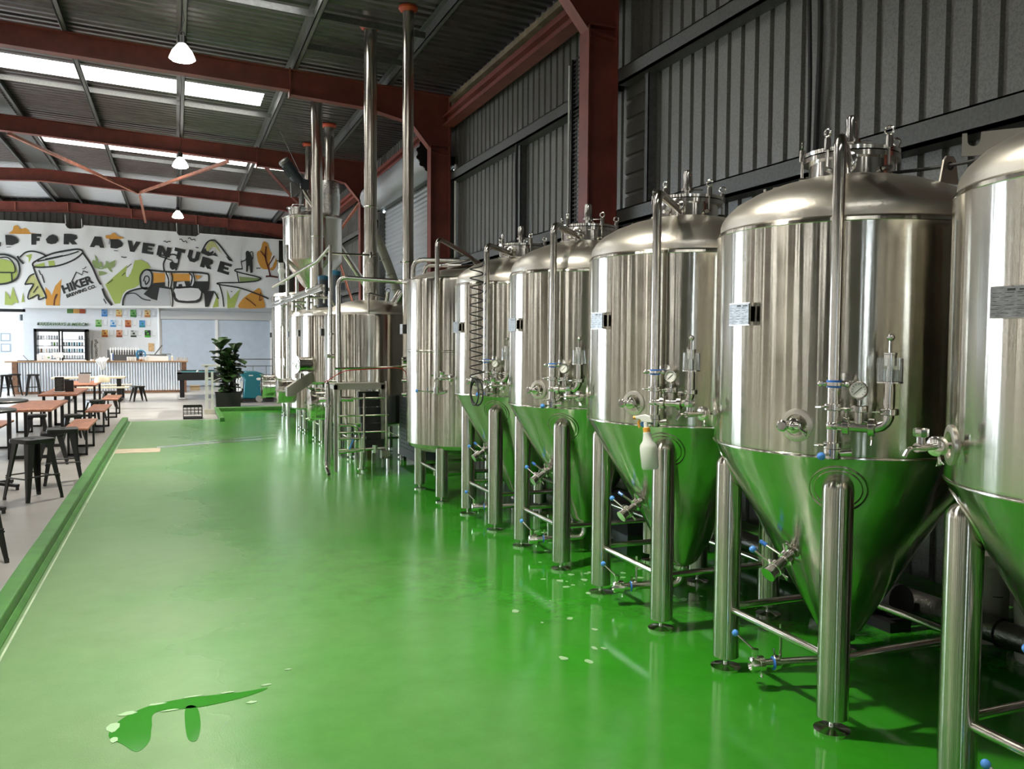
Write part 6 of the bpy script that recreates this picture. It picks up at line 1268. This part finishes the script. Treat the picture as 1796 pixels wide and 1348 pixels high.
# floor scrubber
t = empty('floor_scrubber', 'teal floor scrubbing machine parked behind the potted plant', 'floor scrubber', (1.90, 23.6, 0.02))
prof = [(-0.28, 0.10), (0.22, 0.08), (0.30, 0.36), (0.34, 0.60), (0.33, 0.68), (0.24, 0.76), (0.05, 0.82), (-0.20, 0.83), (-0.32, 0.80), (-0.34, 0.72), (-0.24, 0.62), (-0.26, 0.4)]
mb = MB(); mb.prism(prof, (0, -0.25, 0), (1, 0, 0), (0, 0, 1), (0, 1, 0), 0.50); mb.build('tank_housing', TEAL, t, bevel=0.03)
mb = MB(); mb.cyl((0.12, -0.30, 0.09), (0.12, -0.24, 0.09), 0.09, 24).cyl((0.12, 0.24, 0.09), (0.12, 0.30, 0.09), 0.09, 24); mb.build('wheel', mat('grey_tyre', (0.30, 0.30, 0.29), 0.5), t)
mb = MB(); mb.box((-0.50, -0.28, 0.03), (0.50, 0.28, 0.10)).prism([(0, 0), (0.5, 0), (0.35, 0.12), (0.08, 0.14)], (-0.78, -0.28, 0.01), (1, 0, 0), (0, 0, 1), (0, 1, 0), 0.56); mb.build('brush_deck', BLACKP, t, smooth=False)
mb = MB(); mb.tube([(-0.30, -0.15, 0.66), (-0.38, -0.15, 0.60), (-0.30, -0.15, 0.15)], 0.02, 8, rad=0.05).tube([(-0.30, 0.15, 0.66), (-0.42, 0.15, 0.60), (-0.40, 0.15, 0.2)], 0.02, 8, rad=0.05).box((-0.36, -0.12, 0.2), (-0.28, 0.12, 0.55)); mb.build('white_control_panel', WHITEP, t)
mb = MB(); mb.tube([(-0.30, -0.1, 0.35), (-0.36, -0.2, 0.2), (-0.45, -0.2, 0.1)], 0.035, 10, rad=0.06); mb.build('black_hose', RUBBER, t)
mb = MB(); mb.prism([(0.07*math.cos(k*PI/8), 0.035*math.sin(k*PI/8)) for k in range(16)], (0.12, -0.252, 0.62), (1, 0, 0), (0, 0, 1), (0, -1, 0), 0.003); mb.box((-0.14, -0.256, 0.70), (-0.03, -0.252, 0.725)); mb.build('badge', PAPER, t, smooth=False)
MB().box((0.30, -0.26, 0.04), (0.75, 0.2, 0.10)).build('squeegee', GALVD, t, smooth=False)

# ================================================================== SEATING
TG, BG = 'red-brown timber tables in the dining row', 'red-brown timber benches along the tables'
def u_legs(mb, x0, x1, y, h, s=0.035):
    mb.box((x0, y-s/2, 0), (x0+s, y+s/2, h)).box((x1-s, y-s/2, 0), (x1, y+s/2, h)).box((x0, y-s/2, 0), (x1, y+s/2, s))
def table(cx, y0, y1, label, h=0.70, wd=0.60):
    t = empty('timber_table', label, 'table', (cx, (y0+y1)/2, 0), group=TG); L = (y1-y0)/2
    MB().box((-wd/2, -L, h-0.035), (wd/2, L, h)).build('table_top', TABLE, t, bevel=0.006)
    for yy in (-L+0.30, L-0.30): mb = MB(); u_legs(mb, -wd/2+0.03, wd/2-0.03, yy, h-0.035, 0.045); mb.build('leg_frame', BLACKM, t, smooth=False)
def bench(cx, y0, y1, label, h=0.41, wd=0.32, m_=None, grp=BG):
    t = empty('timber_bench', label, 'bench', (cx, (y0+y1)/2, 0), group=grp); L = (y1-y0)/2
    MB().box((-wd/2, -L, h-0.03), (wd/2, L, h)).build('bench_seat', m_ or TABLE, t, bevel=0.005)
    for yy in (-L+0.25, L-0.25): mb = MB(); u_legs(mb, -wd/2+0.03, wd/2-0.03, yy, h-0.03, 0.03); mb.build('leg_frame', BLACKM, t, smooth=False)
table(-1.90, 13.0, 14.95, 'red-brown timber table nearest the camera, its end beside the black bar stools')
table(-1.93, 16.5, 18.6, 'red-brown timber table in the middle of the row, menu holder on it')
table(-1.90, 19.9, 21.8, 'red-brown timber table furthest away, white box and cream bowl on it')
bench(-1.33, 13.2, 14.8, 'red-brown bench nearest the camera beside the green kerb')
bench(-1.34, 16.4, 18.05, 'red-brown bench second from the camera beside the green kerb')
bench(-1.32, 19.5, 21.05, 'red-brown bench third from the camera beside the green kerb')
bench(-2.50, 13.3, 14.9, 'red-brown bench on the far side of the nearest timber table')
bench(-2.52, 16.8, 18.4, 'red-brown bench on the far side of the middle timber table')
# cream picnic set before the bar
t = empty('cream_table', 'long cream slab table in front of the bar, set crosswise', 'table', (-2.2, 25.6, 0))
MB().box((-0.90, -0.33, 0.60), (0.88, 0.33, 0.645)).build('table_top', CREAM, t, bevel=0.006)
for x in (-0.62, 0.66): MB().box((x, -0.05, 0.02), (x+0.11, 0.05, 0.60)).box((x-0.05, -0.3, 0), (x+0.16, 0.3, 0.04)).build('leg', BLACKM, t, smooth=False)
for yy, lab in ((24.9, 'cream bench on the near side of the cream table'), (26.3, 'cream bench between the cream table and the bar')):
    t = empty('cream_bench', lab, 'bench', (-2.1, yy, 0)); MB().box((-0.88, -0.15, 0.36), (0.90, 0.15, 0.395)).build('bench_seat', CREAM, t, bevel=0.005)
    for x in (-0.6, 0.62): MB().box((x, -0.04, 0), (x+0.09, 0.04, 0.36)).build('leg', BLACKM, t, smooth=False)
# metal stools
def make_stool(name, label, cat, h, s_top, s_bot, group):
    t = empty(name, label, cat, group=group); a = s_top/2
    mb = MB(); n_ = 5; pts = []
    for cx, cy, a0 in ((1, 1, 0), (-1, 1, 90), (-1, -1, 180), (1, -1, 270)):
        for k in range(n_+1): q = math.radians(a0+90*k/n_); pts.append((cx*(a-0.045)+0.045*math.cos(q), cy*(a-0.045)+0.045*math.sin(q)))
    def ring(f, z): return [(x*f, y*f, z) for x, y in pts]
    N_ = len(pts); vs = ring(1.0, h-0.045)+ring(1.02, h-0.03)+ring(1.0, h-0.004)+ring(0.95, h)+ring(0.80, h-0.004)+ring(0.15, h-0.007)+ring(0.12, h-0.02)
    fs = [(i*N_+k, i*N_+(k+1) % N_, (i+1)*N_+(k+1) % N_, (i+1)*N_+k) for i in range(6) for k in range(N_)]+[tuple(range(6*N_, 7*N_))]
    mb.add(vs, fs); mb.build('seat', BLACKM, t)
    b_ = s_bot/2
    for sx in (-1, 1):
        for sy in (-1, 1):
            mb = MB(); tp = Vector((sx*(a-0.03), sy*(a-0.03), h-0.02)); bt = Vector((sx*b_, sy*b_, 0.0)); w1, w2 = 0.075 if h < 0.9 else 0.075, 0.030
            ix, iy = Vector((-sx, 0, 0)), Vector((0, -sy, 0)); th = 0.006
            for e, f_ in ((ix, iy), (iy, ix)):
                vs = [tp, tp+e*w1, bt+e*w2, bt, tp+f_*th, tp+e*w1+f_*th, bt+e*w2+f_*th, bt+f_*th]; mb.add(vs, [(0, 1, 2, 3), (7, 6, 5, 4), (0, 4, 5, 1), (1, 5, 6, 2), (2, 6, 7, 3), (3, 7, 4, 0)])
            mb.cyl(bt+ix*0.014+iy*0.014, bt+ix*0.014+iy*0.014+Vector((0, 0, 0.03)), 0.017, 10); mb.build('leg', BLACKM, t, smooth=False)
    if h > 0.5:
        for z, k_ in ((0.23*h/0.63, 0), ):
            c_ = b_+(a-0.03-b_)*(z/h); 
            for p, q in (((-c_, -c_), (c_, -c_)), ((c_, -c_), (c_, c_)), ((c_, c_), (-c_, c_)), ((-c_, c_), (-c_, -c_))):
                zz = z+(0.02 if p[0] == p[1] else 0); MB().cyl((p[0], p[1], zz), (q[0], q[1], zz), 0.008, 8).build('foot_rail', BLACKM, t)
    return t
SG = 'black metal bar stools'
st = make_stool('bar_stool', 'black metal bar stool nearest the kerb, turned cornerwise, second from the left edge', 'stool', 0.63, 0.32, 0.40, SG); st.location = (-1.40, 9.93, 0); st.rotation_euler = (0, 0, math.radians(42))
dup(st, 'black metal bar stool just behind the cornerwise one, seat square to view', (-1.235, 10.95, 0), math.radians(6))
dup(st, 'black metal bar stool cut off by the left edge, nearest the camera', (-1.435, 7.22, 0), math.radians(25))
dup(st, 'black metal bar stool cut off by the left edge, right behind the nearest one', (-1.57, 7.80, 0), math.radians(15))
dup(st, 'black bar stool before the bar, just right of its rusty corner post', (-3.92, 28.2, 0), math.radians(4))
dup(st, 'black bar stool at the left edge left of the rusty corner post', (-4.62, 28.0, 0), math.radians(30))
dup(st, 'black bar stool behind the one at the left edge, partly hidden by the rusty post', (-4.45, 28.55, 0), math.radians(10))
LS = 'low black metal stools'
ls = make_stool('low_stool', 'low black metal stool right of the cream table before the bar', 'stool', 0.42, 0.29, 0.36, LS); ls.location = (-0.98, 24.9, 0); ls.rotation_euler = (0, 0, math.radians(20))
for k, (x, y, rz, lab) in enumerate(((-1.55, 13.6-0.9, 0.1, 'low black stool pushed against the near end of the nearest timber table'), (-1.62, 15.6, 0.3, 'low black stool between the nearest and the middle timber tables'), (-1.58, 19.2, 0.5, 'low black stool between the middle and the furthest timber tables'), (-1.52, 22.4, 0.2, 'low black stool beyond the furthest timber table'), (-2.15, 15.75, 0.1, 'low black stool behind the far end of the nearest timber table'))):
    dup(ls, lab, (x, y, 0), rz)
# round bar tables
def round_table(x, y, label, h=0.98, r=0.36):
    t = empty('round_bar_table', label, 'table', (x, y, 0), group='round black bar tables')
    MB().lathe([(0.001, h-0.025), (r-0.01, h-0.025), (r, h-0.02), (r, h-0.005), (r-0.006, h), (0.001, h)], 56, cap=False).build('table_top', BLACKM, t)
    MB().cyl((0, 0, 0.05), (0, 0, h-0.02), 0.045, 20).build('pedestal', BLACKM, t)
    for k in range(4):
        a = PI/4+k*PI/2+0.3; mb = MB(); mb.beam((0, 0, 0.07), (0.30*math.cos(a), 0.30*math.sin(a), 0.045), 0.05, 0.03); mb.cyl((0.29*math.cos(a), 0.29*math.sin(a), 0), (0.29*math.cos(a), 0.29*math.sin(a), 0.035), 0.018, 12); mb.build('foot', BLACKM, t, smooth=False)
round_table(-1.90, 10.70, 'round black bar table furthest from the camera at the left edge')
round_table(-1.80, 9.30, 'round black bar table in the middle of the three at the left edge')
round_table(-2.0, 8.45, 'round black bar table nearest the camera, only its rim showing at the left edge')
# things on the tables
t = empty('menu_holder', 'black menu holder standing on the middle timber table', 'menu holder', (-1.98, 17.3, 0.70)); mb = MB(); mb.box((-0.08, -0.03, 0.0), (0.07, -0.02, 0.27)).box((0.07, 0.0, 0.0), (0.22, 0.05, 0.21)); mb.build('panels', BLACKP, t, smooth=False)
MB().box((-0.09, -0.05, 0), (0.09, 0.04, 0.012)).build('base', PAPER, t, smooth=False)
mb = MB(); random.seed(2)
for k in range(9): mb.box((-0.07+0.01*(k % 3), -0.032, 0.03+0.025*k), (0.03+0.012*(k % 3), -0.030, 0.033+0.025*k))
mb.build('printed_lines', mat('grey_print', (0.25, 0.27, 0.3)), t, smooth=False)
t = empty('cutlery_box', 'pale grey caddy with black handle on the furthest timber table', 'caddy', (-1.88, 20.8, 0.70)); MB().box((-0.13, -0.08, 0), (0.09, 0.08, 0.20)).build('box', mat('pale_grey_plastic', (0.55, 0.56, 0.56), 0.5), t, smooth=False); MB().box((-0.11, -0.02, 0.2), (0.12, 0.02, 0.225)).build('handle', BLACKP, t, smooth=False)
o = MB().lathe([(0.16, 0.0), (0.16, 0.06), (0.13, 0.12), (0.06, 0.155), (0.001, 0.16)], 28).build('cream_dome', CREAM, loc=(-1.565, 21.05, 0.70)); tag(o, 'cream dome-shaped cover on the furthest timber table', 'cover')
